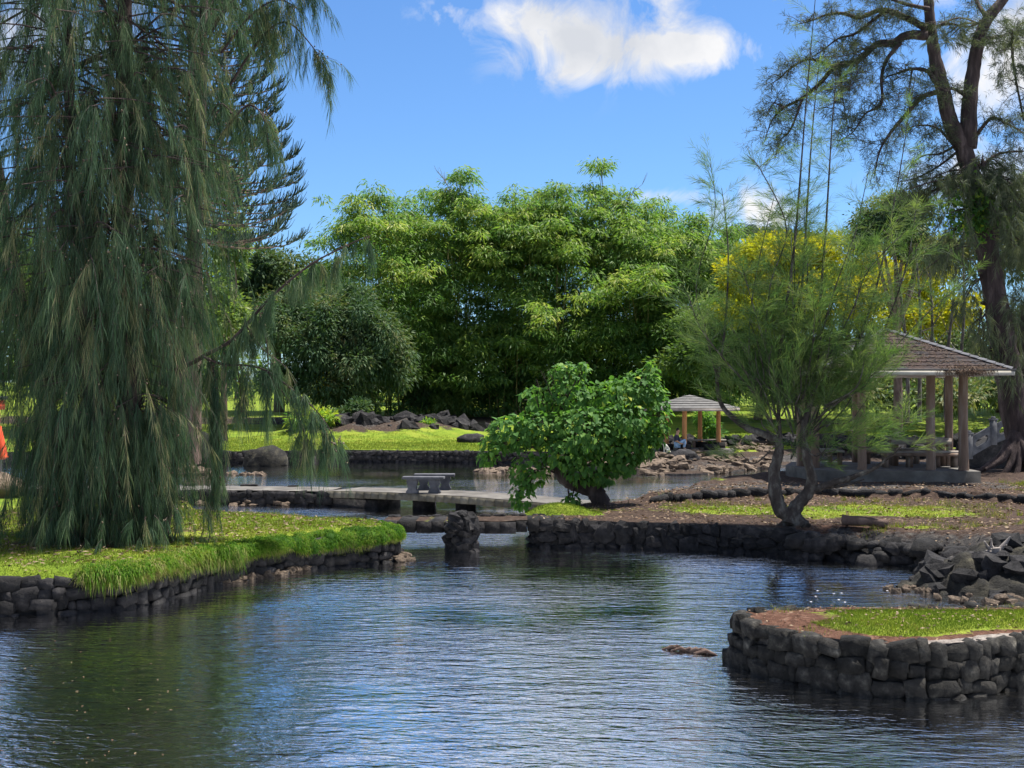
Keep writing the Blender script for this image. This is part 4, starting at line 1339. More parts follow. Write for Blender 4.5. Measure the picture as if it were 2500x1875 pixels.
def person():
    bx, by, bz = (1653.5 - 1250) / F * 58.4, 58.4, PZ + .06
    K = 1.0
    q = lambda x, y, z: (bx + x * K, by + y * K, bz + z * K)
    V = [q(0, 0, .30), q(-.01, .02, .50), q(-.02, 0, .70), q(.0, 0, .80), q(.03, -.01, .90), q(.05, -.02, 1.0),     # pelvis..crown
         q(-.06, -.17, .68), q(-.04, -.22, .45), q(.14, -.20, .33), q(.22, -.18, .33),                                 # near arm
         q(-.06, .17, .68), q(-.02, .22, .45), q(.16, .16, .36), q(.24, .14, .36),                                     # far arm
         q(.0, -.10, .28), q(.36, -.12, .52), q(.30, -.12, .12), q(.42, -.12, .06),                                    # near leg
         q(.0, .10, .28), q(.40, .12, .46), q(.36, .12, .10), q(.48, .12, .06)]
    E = [(0, 1), (1, 2), (2, 3), (3, 4), (4, 5), (2, 6), (6, 7), (7, 8), (8, 9), (2, 10), (10, 11), (11, 12), (12, 13), (0, 14), (14, 15), (15, 16), (16, 17), (0, 18), (18, 19), (19, 20), (20, 21)]
    rad = [.12, .12, .125, .055, .088, .07, .055, .045, .034, .03, .055, .045, .034, .03, .085, .065, .045, .035, .085, .065, .045, .035]
    V = [np.array(v) for v in V]
    # five fingers on each hand
    for hnd, sy in ((9, -1), (13, 1)):
        for k in range(5):
            b0 = V[hnd]; L_ = (.05, .075, .085, .08, .06)[k]
            off = np.array((.01, (-.026 + .013 * k) * 1.0, .0)) if k else np.array((-.015, .03 * -sy, .01))
            i0 = len(V)
            V.append(b0 + off + (.025, 0, 0)); V.append(b0 + off + (.025 + L_ * .6, 0, -.008)); V.append(b0 + off + (.025 + L_, 0, -.03))
            rad += [.009, .008, .007]
            E += [(hnd, i0), (i0, i0 + 1), (i0 + 1, i0 + 2)]
    body = skin("person", V, E, rad, skin_m, root=0)
    tag(body, "person in navy shirt and pale jeans sitting with knees raised under the far pavilion", "person")
    sv = [V[i] for i in (0, 1, 2, 6, 7, 10, 11)] + [V[2] + (0, 0, .06)]
    skin("shirt", sv, [(0, 1), (1, 2), (2, 3), (3, 4), (2, 5), (5, 6), (2, 7)], [.13, .137, .14, .075, .06, .075, .06, .075], shirt_m, body)
    tv = [V[i] for i in (0, 14, 15, 16, 18, 19, 20)]
    skin("trousers", tv, [(0, 1), (1, 2), (2, 3), (0, 4), (4, 5), (5, 6)], [.135, .10, .08, .062, .10, .08, .062], jean_m, body)
    for yy in (-.12, .12):
        s0 = np.array(q(.36, yy, .06))
        skin("shoe", [s0, s0 + (.08, 0, -.01), s0 + (.16, 0, -.02)], [(0, 1), (1, 2)], [.05, .045, .035], hair_m, body)
    hv = [np.array(q(-.02, -.005, .91)), np.array(q(.0, -.01, .98)), np.array(q(.035, -.015, 1.045)), np.array(q(.085, -.02, 1.045))]
    skin("hair", hv, [(0, 1), (1, 2), (2, 3)], [.06, .085, .062, .035], hair_m, body)
    fm = MB()
    for sy in (-.03, .03):
        fm.box(q(.128, -.02 + sy, .955), (.012, .02, .012))
    fm.build("eyes", hair_m, body)
    nm = MB().tube([q(.115, -.02, .955), q(.14, -.02, .925), q(.12, -.02, .915)], [.008, .016, .01], 6); nm.build("nose", skin_m, body)
    MB().box(q(.115, -.02, .885), (.012, .045, .012)).build("mouth", rough_mat("lips", [(.3, (.3, .1, .08)), (.7, (.34, .12, .1))]), body)
    for sy in (-1, 1):
        MB().tube([q(.035, -.015 + sy * .085, .90), q(.035, -.015 + sy * .098, .935), q(.03, -.015 + sy * .09, .96)], [.01, .02, .01], 6).build("ear", skin_m, body)


person()


def dog():
    ux = lambda u, v, dy=0: P(u, v, 57.6 + dy)
    K = .0192
    bx, by, bz = ux(1628, 1098)[0], 57.6, PZ - .02
    q = lambda x, y, z: np.array((bx + x, by + y, bz + z))
    V = [q(.05, 0, .14), q(-.02, 0, .27), q(-.10, 0, .37), q(-.15, 0, .43), q(-.205, 0, .455), q(-.28, 0, .42),
         q(-.11, -.06, .30), q(-.12, -.06, .15), q(-.12, -.06, .03), q(-.17, -.06, .02),
         q(-.11, .06, .30), q(-.12, .06, .15), q(-.12, .06, .03), q(-.17, .06, .02),
         q(.06, -.09, .13), q(-.03, -.10, .17), q(.04, -.10, .05), q(-.06, -.10, .025),
         q(.06, .09, .13), q(-.03, .10, .17), q(.04, .10, .05), q(-.06, .10, .025),
         q(.13, 0, .07), q(.20, .02, .035), q(.28, .05, .03)]
    E = [(0, 1), (1, 2), (2, 3), (3, 4), (4, 5), (2, 6), (6, 7), (7, 8), (8, 9), (2, 10), (10, 11), (11, 12), (12, 13), (0, 14), (14, 15), (15, 16), (16, 17), (0, 18), (18, 19), (19, 20), (20, 21), (0, 22), (22, 23), (23, 24)]
    rad = [.125, .12, .105, .07, .075, .035, .045, .03, .025, .025, .045, .03, .025, .025, .07, .055, .035, .027, .07, .055, .035, .027, .04, .022, .012]
    d = skin("dog", V, E, rad, dog_m, root=0)
    tag(d, "white dog sitting on the grass left of the far pavilion post", "dog")
    for sy in (-1, 1):
        MB().tube([q(-.19, sy * .045, .51), q(-.175, sy * .06, .49), q(-.165, sy * .075, .43)], [.012, .026, .01], 6).build("ear", dog_m, d)
    MB().tube([q(-.315, 0, .42), q(-.335, 0, .415)], [.014, .01], 6).build("nose", hair_m, d)
    for sy in (-1, 1):
        MB().tube([q(-.262, sy * .045, .465), q(-.268, sy * .05, .465)], [.008, .006], 6).build("eye", hair_m, d)


dog()

# ------------------------------------------------------------------ arched stone bridge at the right
ab = thing("arched_bridge", "dark stone arched bridge with slotted balustrade behind the big trunk", "bridge", (24, 58, 0))
BY = 57.5
bx = lambda u: (u - 1250) / F * BY
bzv = lambda v: EYE - (v - 960) / F * BY
rail_v = lambda u: np.interp(u, [2360, 2390, 2425, 2470, 2520, 2600, 2700], [1075, 1052, 1036, 1018, 1003, 990, 985])     # top of the rail
PH = .92
us = np.linspace(2362, 2700, 30)
top = [(bx(u), bzv(rail_v(u)) - PH) for u in us]
bot = [(bx(2700), -.5), (bx(2640), -.5)] + [(bx(2640 - 190 * k / 12), .0 + 1.35 * math.sin(math.pi * (.5 * k / 12 + .0)) * (1 - k / 12) + .0) for k in range(0, 13)][1:] + [(bx(2440), -.5), (bx(2362), -.5)]
bm_extrude(top + bot[:2] + [(bx(2362), -.5)], 2.2, ((0, BY + 1.1, 0), (1, 0, 0), (0, 0, 1), (0, 1, 0))).build("arch_wall", M["lava"], ab)
pu = [2366, 2425, 2480, 2540, 2610]
for k, u in enumerate(pu):
    zt = bzv(rail_v(u))
    MB().box((bx(u), BY, zt - PH / 2 + .08), (.26, .26, PH + .25)).build("baluster_post", M["grey_stone"], ab)
    MB().box((bx(u), BY, zt + .235), (.34, .34, .07)).box((bx(u), BY, zt + .32), (.2, .2, .10), taper=.6).build("post_cap", M["grey_stone"], ab)
for k in range(len(pu) - 1):
    u0, u1 = pu[k] + 6, pu[k + 1] - 6
    x0, x1 = bx(u0), bx(u1); z0, z1 = bzv(rail_v(u0)), bzv(rail_v(u1))
    sl = (z1 - z0) / (x1 - x0)
    outer = [(x0, z0 - PH), (x1, z1 - PH), (x1, z1), (x0, z0)]
    hx0, hx1 = x0 + (x1 - x0) * .17, x0 + (x1 - x0) * .85
    zc = lambda x: z0 + sl * (x - x0) - PH * .50
    rr = .17
    hole = []
    for th in np.linspace(-math.pi / 2, math.pi / 2, 7):
        hole.append((hx1 - rr + rr * math.cos(th), zc(hx1 - rr + rr * math.cos(th)) + rr * math.sin(th)))
    for th in np.linspace(math.pi / 2, 3 * math.pi / 2, 7):
        hole.append((hx0 + rr + rr * math.cos(th), zc(hx0 + rr + rr * math.cos(th)) + rr * math.sin(th)))
    bm_extrude(outer, .14, ((0, BY, 0), (1, 0, 0), (0, 0, 1), (0, 1, 0)), (hole,)).build("balustrade_panel", M["grey_stone"], ab)

# ------------------------------------------------------------------ red gate at the left edge
tr = thing("torii_gate", "orange red wooden gate post with black foot at the left edge", "gate", (-13.9, 33.5, .65))
for k, yy in enumerate((33.2, 33.6)):
    tx = -14.10 - k * 3.4
    MB().tube([(tx, yy, .3), (tx, yy, 1.9), (tx + .03, yy, 3.05)], [.26, .24, .22], 14).build("pillar", M["red_paint"], tr, smooth=True)
    MB().tube([(tx, yy, .3), (tx, yy, 1.82)], [.33, .30], 14).build("pillar_foot", M["black_paint"], tr, smooth=True)
    MB().tube([(tx + .44, yy - .2, 1.75), (tx + .24, yy - .1, 2.6)], [.13, .10], 10).build("brace", M["red_paint"], tr, smooth=True)
    MB().box((tx + .1, yy - .12, 2.15), (.5, .12, .12)).build("brace_beam", M["red_paint"], tr)
MB().box((-15.8, 33.4, 3.18), (3.9, .34, .26)).build("lintel", M["red_paint"], tr)
MB().box((-15.8, 33.4, 3.37), (4.0, .46, .10)).build("lintel_cap", M["black_paint"], tr)

# ------------------------------------------------------------------ vegetation tools
def rdir(rng, n):
    return nrm(rng.normal(size=(n, 3)))


def catmull(pts, k=6):
    pts = np.asarray(pts, float); n = len(pts); out = []
    for i in range(n - 1):
        p0 = pts[max(i - 1, 0)]; p1 = pts[i]; p2 = pts[i + 1]; p3 = pts[min(i + 2, n - 1)]
        for j in range(k):
            t = j / k
            out.append(.5 * ((2 * p1) + (p2 - p0) * t + (2 * p0 - 5 * p1 + 4 * p2 - p3) * t * t + (3 * p1 - p0 - 3 * p2 + p3) * t ** 3))
    out.append(pts[-1])
    return np.array(out)


def limb(mb, pts, r0, r1, sides=7, rng=None, wob=.15, jit=0.0, k=5):
    q = catmull(pts, k)
    if jit:
        q[1:-1] += rng.normal(size=(len(q) - 2, 3)) * jit
    mb.tube(q, np.linspace(r0, r1, len(q)), sides, rng=rng, wob=wob if rng is not None else 0)
    return q


def twig_pos(S, D, g, idx, t):
    p = S[idx] + D[idx] * t[:, None]; p[:, 2] -= g[idx] * t * t
    tan = D[idx].copy(); tan[:, 2] -= 2 * g[idx] * t
    return p, nrm(tan)


def needles(mb, S, D, g, nper, rng, L=(.2, .38), w=.011, spread=.5, droop=.5, fwd=.7, t0=0.0, var=(.2, .8), tv=None):
    N = len(S)
    idx = np.repeat(np.arange(N), nper); n = len(idx)
    t = rng.uniform(t0, 1, n)
    p, tan = twig_pos(S, D, g, idx, t)
    d = tan * fwd + rdir(rng, n) * spread
    d[:, 2] -= droop
    d = nrm(d)
    s = nrm(np.cross(d, rdir(rng, n))) * (w / 2)
    ln = rng.uniform(*L, n)[:, None]
    base = rng.uniform(*var, N) if tv is None else tv
    v = np.clip(base[idx] + rng.uniform(-.18, .18, n), 0, 1)
    mid = p + d * ln * .5; tip = p + d * ln
    tip[:, 2] -= droop * .15 * ln[:, 0]
    V = np.stack([p, mid + s, tip, mid - s], 1).reshape(-1, 3)
    mb.add(V, np.arange(4 * n).reshape(-1, 4), np.repeat(v, 4))


def stems(mb, S, D, g, rng, w=.012, k=4, t1=1.0):
    N = len(S)
    s = nrm(np.cross(D, rdir(rng, N))) * (w / 2)
    ts = np.linspace(0, t1, k + 1)
    rows = []
    for t in ts:
        p, _ = twig_pos(S, D, g, np.arange(N), np.full(N, t))
        f = (1 - .7 * t)
        rows += [p - s * f, p + s * f]
    V = np.stack(rows, 1)
    m = V.shape[1]
    b = np.arange(N)[:, None, None] * m + np.arange(k)[None, :, None] * 2 + np.array([0, 1, 3, 2])[None, None]
    mb.add(V.reshape(-1, 3), b.reshape(-1, 4))


def leaves(mb, p, d, L, w, rng, var=(0, 1), droop=.15, v=None):
    n = len(p)
    s = nrm(np.cross(d, np.array((0, 0, 1.)) + rng.normal(size=(n, 3)) * .55)) * (np.asarray(w) / 2).reshape(-1, 1)
    L = np.asarray(L).reshape(-1, 1)
    mid = p + d * L * .45; tip = p + d * L
    tip[:, 2] -= droop * L[:, 0]
    V = np.stack([p, mid + s, tip, mid - s], 1).reshape(-1, 3)
    vv = np.repeat(rng.uniform(*var, n) if v is None else v, 4)
    mb.add(V, np.arange(4 * n).reshape(-1, 4), vv)


def cones_on(mb, S, D, g, rng, n, r=.02):
    idx = rng.integers(len(S), size=n); t = rng.uniform(.1, .9, n)
    p, _ = twig_pos(S, D, g, idx, t)
    p = p + rng.normal(size=(n, 3)) * .03
    o = np.array([(1, 0, 0), (-1, 0, 0), (0, 1, 0), (0, -1, 0), (0, 0, 1.3), (0, 0, -1.3)]) * r
    V = (p[:, None] + o[None] * rng.uniform(.7, 1.3, (n, 1, 1))).reshape(-1, 3)
    f = np.array([(0, 2, 4), (2, 1, 4), (1, 3, 4), (3, 0, 4), (2, 0, 5), (1, 2, 5), (3, 1, 5), (0, 3, 5)])
    mb.add(V, (np.arange(n)[:, None, None] * 6 + f[None]).reshape(-1, 3), np.repeat(rng.random(n), 6))


def lobe_points(lobes, n, rng, shell=.55, top=-1.0):
    """points spread through ellipsoid lobes (cx, cy, cz, rx, ry, rz), denser to the outside; with outward directions"""
    vol = np.array([l[3] * l[4] + l[4] * l[5] + l[3] * l[5] for l in lobes])
    k = rng.choice(len(lobes), size=n, p=vol / vol.sum())
    Lb = np.array(lobes)[k]
    d = rdir(rng, n)
    flip = (d[:, 2] < top)
    d[flip, 2] *= -1
    r = (shell + (1 - shell) * rng.random(n)) ** 1.0
    r = np.where(rng.random(n) < .25, rng.random(n) ** .5, r)
    p = Lb[:, :3] + d * Lb[:, 3:] * r[:, None]
    return p, nrm(d / Lb[:, 3:] * Lb[:, 3:].mean(1, keepdims=True))


def make_tree(name, label, lobes, mat, rng, ncl, per, L, w, base, tr=.3, spread=.5, droop=.25, bark="bark_brown", group=None, cat="tree", shell=.5, ndir=.6, trunk=True, vshift=0.0, limbs=8, sub=7):
    t = thing(name, label, cat, base, group)
    main = lobes
    if sub:                                            # smaller billows on every lobe
        lobes = list(lobes)
        for l in main:
            for k in range(sub):
                dv_ = rdir(rng, 1)[0]; dv_[2] = abs(dv_[2]) * .9 - .2
                f_ = rng.uniform(.3, .58)
                lobes.append((*(np.array(l[:3]) + dv_ * np.array(l[3:]) * rng.uniform(.68, .95)), l[3] * f_, l[4] * f_, l[5] * f_))
        shell_l = [(l[0], l[1], l[2], l[3] * .76, l[4] * .76, l[5] * .76) for l in main]
        lobes = shell_l + lobes[len(main):]
    p, d = lobe_points(lobes, ncl, rng, shell)
    lobes = main
    idx = np.repeat(np.arange(ncl), per); n = len(idx)
    rr = rdir(rng, n)
    q = p[idx] + rr * spread * rng.random((n, 1))
    dd = nrm(d[idx] * ndir + rr * .9 + np.array((0, 0, -droop)))
    m_ = MB()
    cv = rng.uniform(.05, .8, ncl) * .6 + .32 * vnoise(p[:, 0] * .8 + 7, p[:, 2] * .8 + p[:, 1] * .5) * 2 - .1 + vshift
    leaves(m_, q, dd, rng.uniform(*L, n), rng.uniform(*w, n), rng, v=np.clip(cv[idx] + rng.uniform(-.2, .2, n), 0, 1))
    stuff(m_.build("crown", M[mat], t))
    if trunk:
        b = np.array(base, float)
        m_ = MB()
        lc = np.array([l[:3] for l in lobes])
        top = lc.mean(0)
        fork = b * .45 + top * .55; fork[:2] = b[:2] * .6 + top[:2] * .4
        limb(m_, [b + (0, 0, -.3), b * .6 + fork * .4 + rng.normal(size=3) * .1, fork], tr, tr * .65, 9, rng)
        for k in range(min(limbs, max(3, len(lobes)))):
            l = lobes[k % len(lobes)]
            e = np.array(l[:3]) + rng.normal(size=3) * np.array(l[3:]) * .3
            limb(m_, [fork + (0, 0, -.2), fork * .5 + e * .5 + rng.normal(size=3) * .25, e], tr * .5, tr * .12, 6, rng)
        m_.build("trunk", M[bark], t, smooth=True)
    return t


# ------------------------------------------------------------------ the weeping ironwood at the left
def weeping_ironwood():
    rng = np.random.default_rng(101)
    Y0 = 23.6
    bc = np.array((-7.55, Y0, .72))
    t = thing("ironwood_tree", "huge weeping ironwood with long drooping dark needles on the left grassy bank", "tree", bc)
    w = MB()
    pp = lambda u, v, dy=0: P(u, v, Y0 + dy)
    trunks = []
    for pts, r0, r1 in ((((330, 1335, 0), (318, 1100, .1), (310, 880, .2), (300, 600, .3), (305, 250, .3), (306, -80, .3), (320, -420, .4)), .30, .09),
                        (((385, 1330, .3), (420, 1080, .5), (440, 860, .8), (470, 620, .9), (488, 400, .9), (496, 120, .8), (505, -260, .8)), .21, .06),
                        (((285, 1335, -.2), (240, 1050, -.4), (206, 780, -.6), (186, 560, -.6), (173, 380, -.5), (170, 100, -.4), (160, -300, -.4)), .2, .06),
                        (((240, 1330, .5), (120, 1000, 1.2), (40, 700, 1.5), (-20, 300, 1.6), (-60, -200, 1.6)), .2, .07)):
        q = limb(w, [pp(*k) for k in pts], r0, r1, 9, rng, .2, .015)
        trunks.append(q)
    S = []; D = []; gg = []
    rz = lambda z: np.interp(z, [0, .5, 1.2, 2.4, 4, 5, 6.4, 7.6, 8.8, 10, 11.2, 13, 15], [.75, .95, 1.3, 1.55, 1.85, 2.3, 2.65, 2.6, 2.75, 3.3, 3.6, 3.4, 2.8])
    cx, cy = pp(262, 900)[0], Y0 + .2
    for k in range(440):
        q = trunks[rng.choice(4, p=(.34, .26, .26, .14))]
        i = int(len(q) * rng.uniform(.1, 1) ** .8); i = min(max(i, 2), len(q) - 1); a = q[i]
        z = a[2]
        az = rng.uniform(0, 2 * math.pi)
        if rng.random() < .35:                              # more on the side that faces the pond
            az = rng.uniform(math.pi, 2 * math.pi)
        o = np.array((math.cos(az), math.sin(az), 0))
        # length until the crown's edge at that height
        rr = rz(z) * rng.uniform(.55, 1.0)
        e = np.array((cx, cy, 0)) + o * rr
        e[2] = z + rng.uniform(-.1, .7) * min(1, z / 4)
        mid = a * .5 + e * .5; mid[2] = max(a[2], e[2]) + .25
        br = limb(w, [a, mid, e], .028, .007, 5, None, k=4)
        nb = rng.integers(5, 9)
        for j in range(nb):
            f = rng.uniform(.3, 1.0)
            p = br[int(f * (len(br) - 1))]
            ln = rng.uniform(.7, 1.9)
            if p[2] < 2.2:
                ln = min(ln, max(.35, p[2] - .1))
            dirn = o * rng.uniform(.05, .45) + rng.normal(size=3) * .22
            dirn[2] = rng.uniform(-.35, .1)
            S.append(p); D.append(dirn * ln); gg.append(ln * rng.uniform(.65, .95))
    # skirts of needles that hang to the grass and over the wall
    for k in range(400):
        az = rng.uniform(0, 2 * math.pi); z = rng.uniform(1.1, 3.4)
        if rng.random() < .55:
            az = rng.uniform(math.pi * 1.05, math.pi * 1.95)
        r_ = rz(z) * rng.uniform(.45, 1.0)
        p = np.array((cx + math.cos(az) * r_, cy - .2 + math.sin(az) * r_, z))
        ln = min(rng.uniform(.8, 1.6), z - .15)
        S.append(p); D.append(np.array((math.cos(az) * .2, math.sin(az) * .2, -.15)) * ln + rng.normal(size=3) * .08); gg.append(ln * .85)
    for k in range(60):
        az = rng.uniform(math.pi * 1.0, math.pi * 1.9); z = rng.uniform(.75, 1.7); r_ = rng.uniform(1.3, 2.5)
        p = np.array((cx + .3 + math.cos(az) * r_ * .9, cy + math.sin(az) * r_, z)); ln = rng.uniform(.4, .8)
        S.append(p); D.append(np.array((math.cos(az) * .35, math.sin(az) * .35, -.1)) * ln + rng.normal(size=3) * .08); gg.append(ln * .7)
    for k in range(70):
        p = pp(rng.uniform(-60, 60), rng.uniform(560, 960), rng.uniform(-.6, .8)); ln = rng.uniform(.5, 1.1)
        S.append(p); D.append(rng.normal(size=3) * .2 * ln); gg.append(ln * .85)
    # top spray that leans out over the pond
    sprays = [[(560, 210), (640, 90), (700, 55), (760, 110), (800, 175)], [(540, 130), (610, 40), (680, 0), (740, 30)], [(520, 60), (600, -30), (700, -60), (760, -20)], [(540, 330), (600, 260), (640, 280), (655, 350)]]
    for pts in sprays:
        q = limb(w, [pp(u, v, .6 - .15 * i) for i, (u, v) in enumerate(pts)], .03, .006, 5, None, k=6)
        for j in range(26):
            p = q[rng.integers(4, len(q))]; ln = rng.uniform(.35, .85)
            S.append(p); D.append((rng.normal(size=3) * .3 + (.25, 0, -.1)) * ln); gg.append(ln * .8)
    # the long limb that reaches out over the bank and its lower branch
    long1 = limb(w, [pp(u, v, dy) for u, v, dy in ((395, 935, .3), (440, 900, .3), (480, 880, .25), (505, 865, .2), (560, 835, .1), (604, 790, .0), (665, 722, -.1), (760, 645, -.2), (850, 598, -.3), (905, 575, -.3))], .062, .008, 6, rng, .15)
    low = [limb(w, [pp(u, v, .1) for u, v in pts], r, .006, 5, None, k=6) for pts, r in (([(495, 870), (545, 890), (600, 892), (650, 905), (710, 948), (765, 995), (800, 1040), (815, 1075)], .028), ([(500, 872), (520, 900), (528, 980), (528, 1080), (525, 1200)], .02),
                                                                                  ([(600, 792), (640, 850), (700, 900), (740, 980)], .015), ([(620, 770), (650, 830), (655, 930), (650, 1030)], .014), ([(560, 838), (580, 900), (590, 980)], .014), ([(650, 905), (720, 1000), (750, 1070), (770, 1085)], .012))]
    def hang(q, n, lo, l0, l1, out=.25):
        for j in range(n):
            p = q[rng.integers(int(lo * len(q)), len(q))]; ln = rng.uniform(l0, l1)
            S.append(p + rng.normal(size=3) * .05); D.append((rng.normal(size=3) * out + (0, 0, -.1)) * ln); gg.append(ln * .85)
    hang(long1, 34, .25, .25, .6)
    hang(long1, 16, .6, .15, .4, .4)
    hang(low[0], 46, .2, .35, .95)
    hang(low[1], 62, .1, .4, 1.1, .12)
    for q in low[2:]:
        hang(q, 13, .1, .35, .8, .2)
    S = np.array(S); D = np.array(D); gg = np.array(gg)
    cone_twigs = slice(0, None, 3)
    stems(w, S, D, gg, rng, .010)
    w.build("trunk", M["bark_dark"], t, smooth=True)
    f = MB()
    tv = rng.uniform(.1, .75, len(S))
    tv = np.where(rng.random(len(S)) < .12, .95, tv)
    needles(f, S, D, gg, 58, rng, L=(.2, .46), w=.0088, spread=.42, droop=.72, fwd=.5, tv=tv)
    stuff(f.build("needles", M["needle_dark"], t))
    c = MB(); cones_on(c, S[cone_twigs], D[cone_twigs], gg[cone_twigs], rng, 5200, .017)
    stuff(c.build("seed_cones", M["cone"], t))


weeping_ironwood()


# ------------------------------------------------------------------ column pine behind it
def column_pine():
    rng = np.random.default_rng(55)
    Y0 = 56.0
    x0 = P(470, 900, Y0)[0]
    t = thing("column_pine", "tall column pine with upturned rope like twigs behind the weeping ironwood", "tree", (x0, Y0, .6))
    w = MB(); w.tube([(x0, Y0, .3), (x0 + .1, Y0, 8), (x0, Y0, 16), (x0, Y0, 25)], [.42, .36, .27, .1], 10, rng=rng, wob=.15)
    ropes = MB()
    SS = []; DD = []
    for lv, v in enumerate(np.arange(-160, 610, 46)):
        z = EYE - (v - 960) / F * Y0
        nb = 7
        for k in range(nb):
            az = k / nb * 2 * math.pi + lv * .7 + rng.uniform(-.25, .25)
            if k == 0:
                az = rng.uniform(-.35, .15)
            ln = np.interp(v, [-160, 0, 150, 400, 560, 610], [2.6, 3.3, 4.0, 4.5, 5.1, 4.6]) * rng.uniform(.82, 1.05)
            o = np.array((math.cos(az), math.sin(az), 0))
            b0 = np.array((x0, Y0, z + rng.uniform(-.2, .2)))
            q = limb(w, [b0, b0 + o * ln * .4 + (0, 0, -.28), b0 + o * ln * .8 + (0, 0, -.1), b0 + o * ln + (0, 0, .35)], .05, .014, 5, None, k=5)
            sd = np.array((-o[1], o[0], 0))
            for f in np.linspace(.28, 1.0, 12):
                p = q[int(f * (len(q) - 1))]
                side = rng.uniform(-1, 1) * (.75 * (1.05 - f) + .12)
                c = p + sd * side + (0, 0, .05)
                w.tube([p, (p + c) / 2 + (0, 0, -.04), c], [.014, .012, .01], 3, cap=False)
                for r_ in range(6):
                    SS.append(c + rng.normal(size=3) * .05)
                    DD.append((o * rng.uniform(.1, .75) + sd * rng.uniform(-.55, .55) + (0, 0, rng.uniform(-.05, .15))) * rng.uniform(.5, .85))
    SS = np.array(SS); DD = np.array(DD); gg = -rng.uniform(.28, .6, len(SS))      # ropes curve upwards
    N = len(SS); k = 3
    rows = []
    s1 = nrm(np.cross(DD, (0, 0, 1.))) * .036; s2 = np.cross(nrm(DD), nrm(s1)) * .036
    for tt in np.linspace(0, 1, k + 1):
        p, _ = twig_pos(SS, DD, gg, np.arange(N), np.full(N, tt)); fct = 1.15 - .75 * tt
        rows += [p + s1 * fct, p - s1 * .5 * fct + s2 * .87 * fct, p - s1 * .5 * fct - s2 * .87 * fct]
    V = np.stack(rows, 1); m_ = V.shape[1]
    fc = np.array([(0, 1, 4, 3), (1, 2, 5, 4), (2, 0, 3, 5)])
    b = np.arange(N)[:, None, None, None] * m_ + np.arange(k)[None, :, None, None] * 3 + fc[None, None]
    ropes.add(V.reshape(-1, 3), b.reshape(-1, 4), np.repeat(rng.random(N), m_))
    w.build("trunk", M["bark_brown"], t, smooth=True)
    stuff(ropes.build("foliage", M["pine"], t))


column_pine()


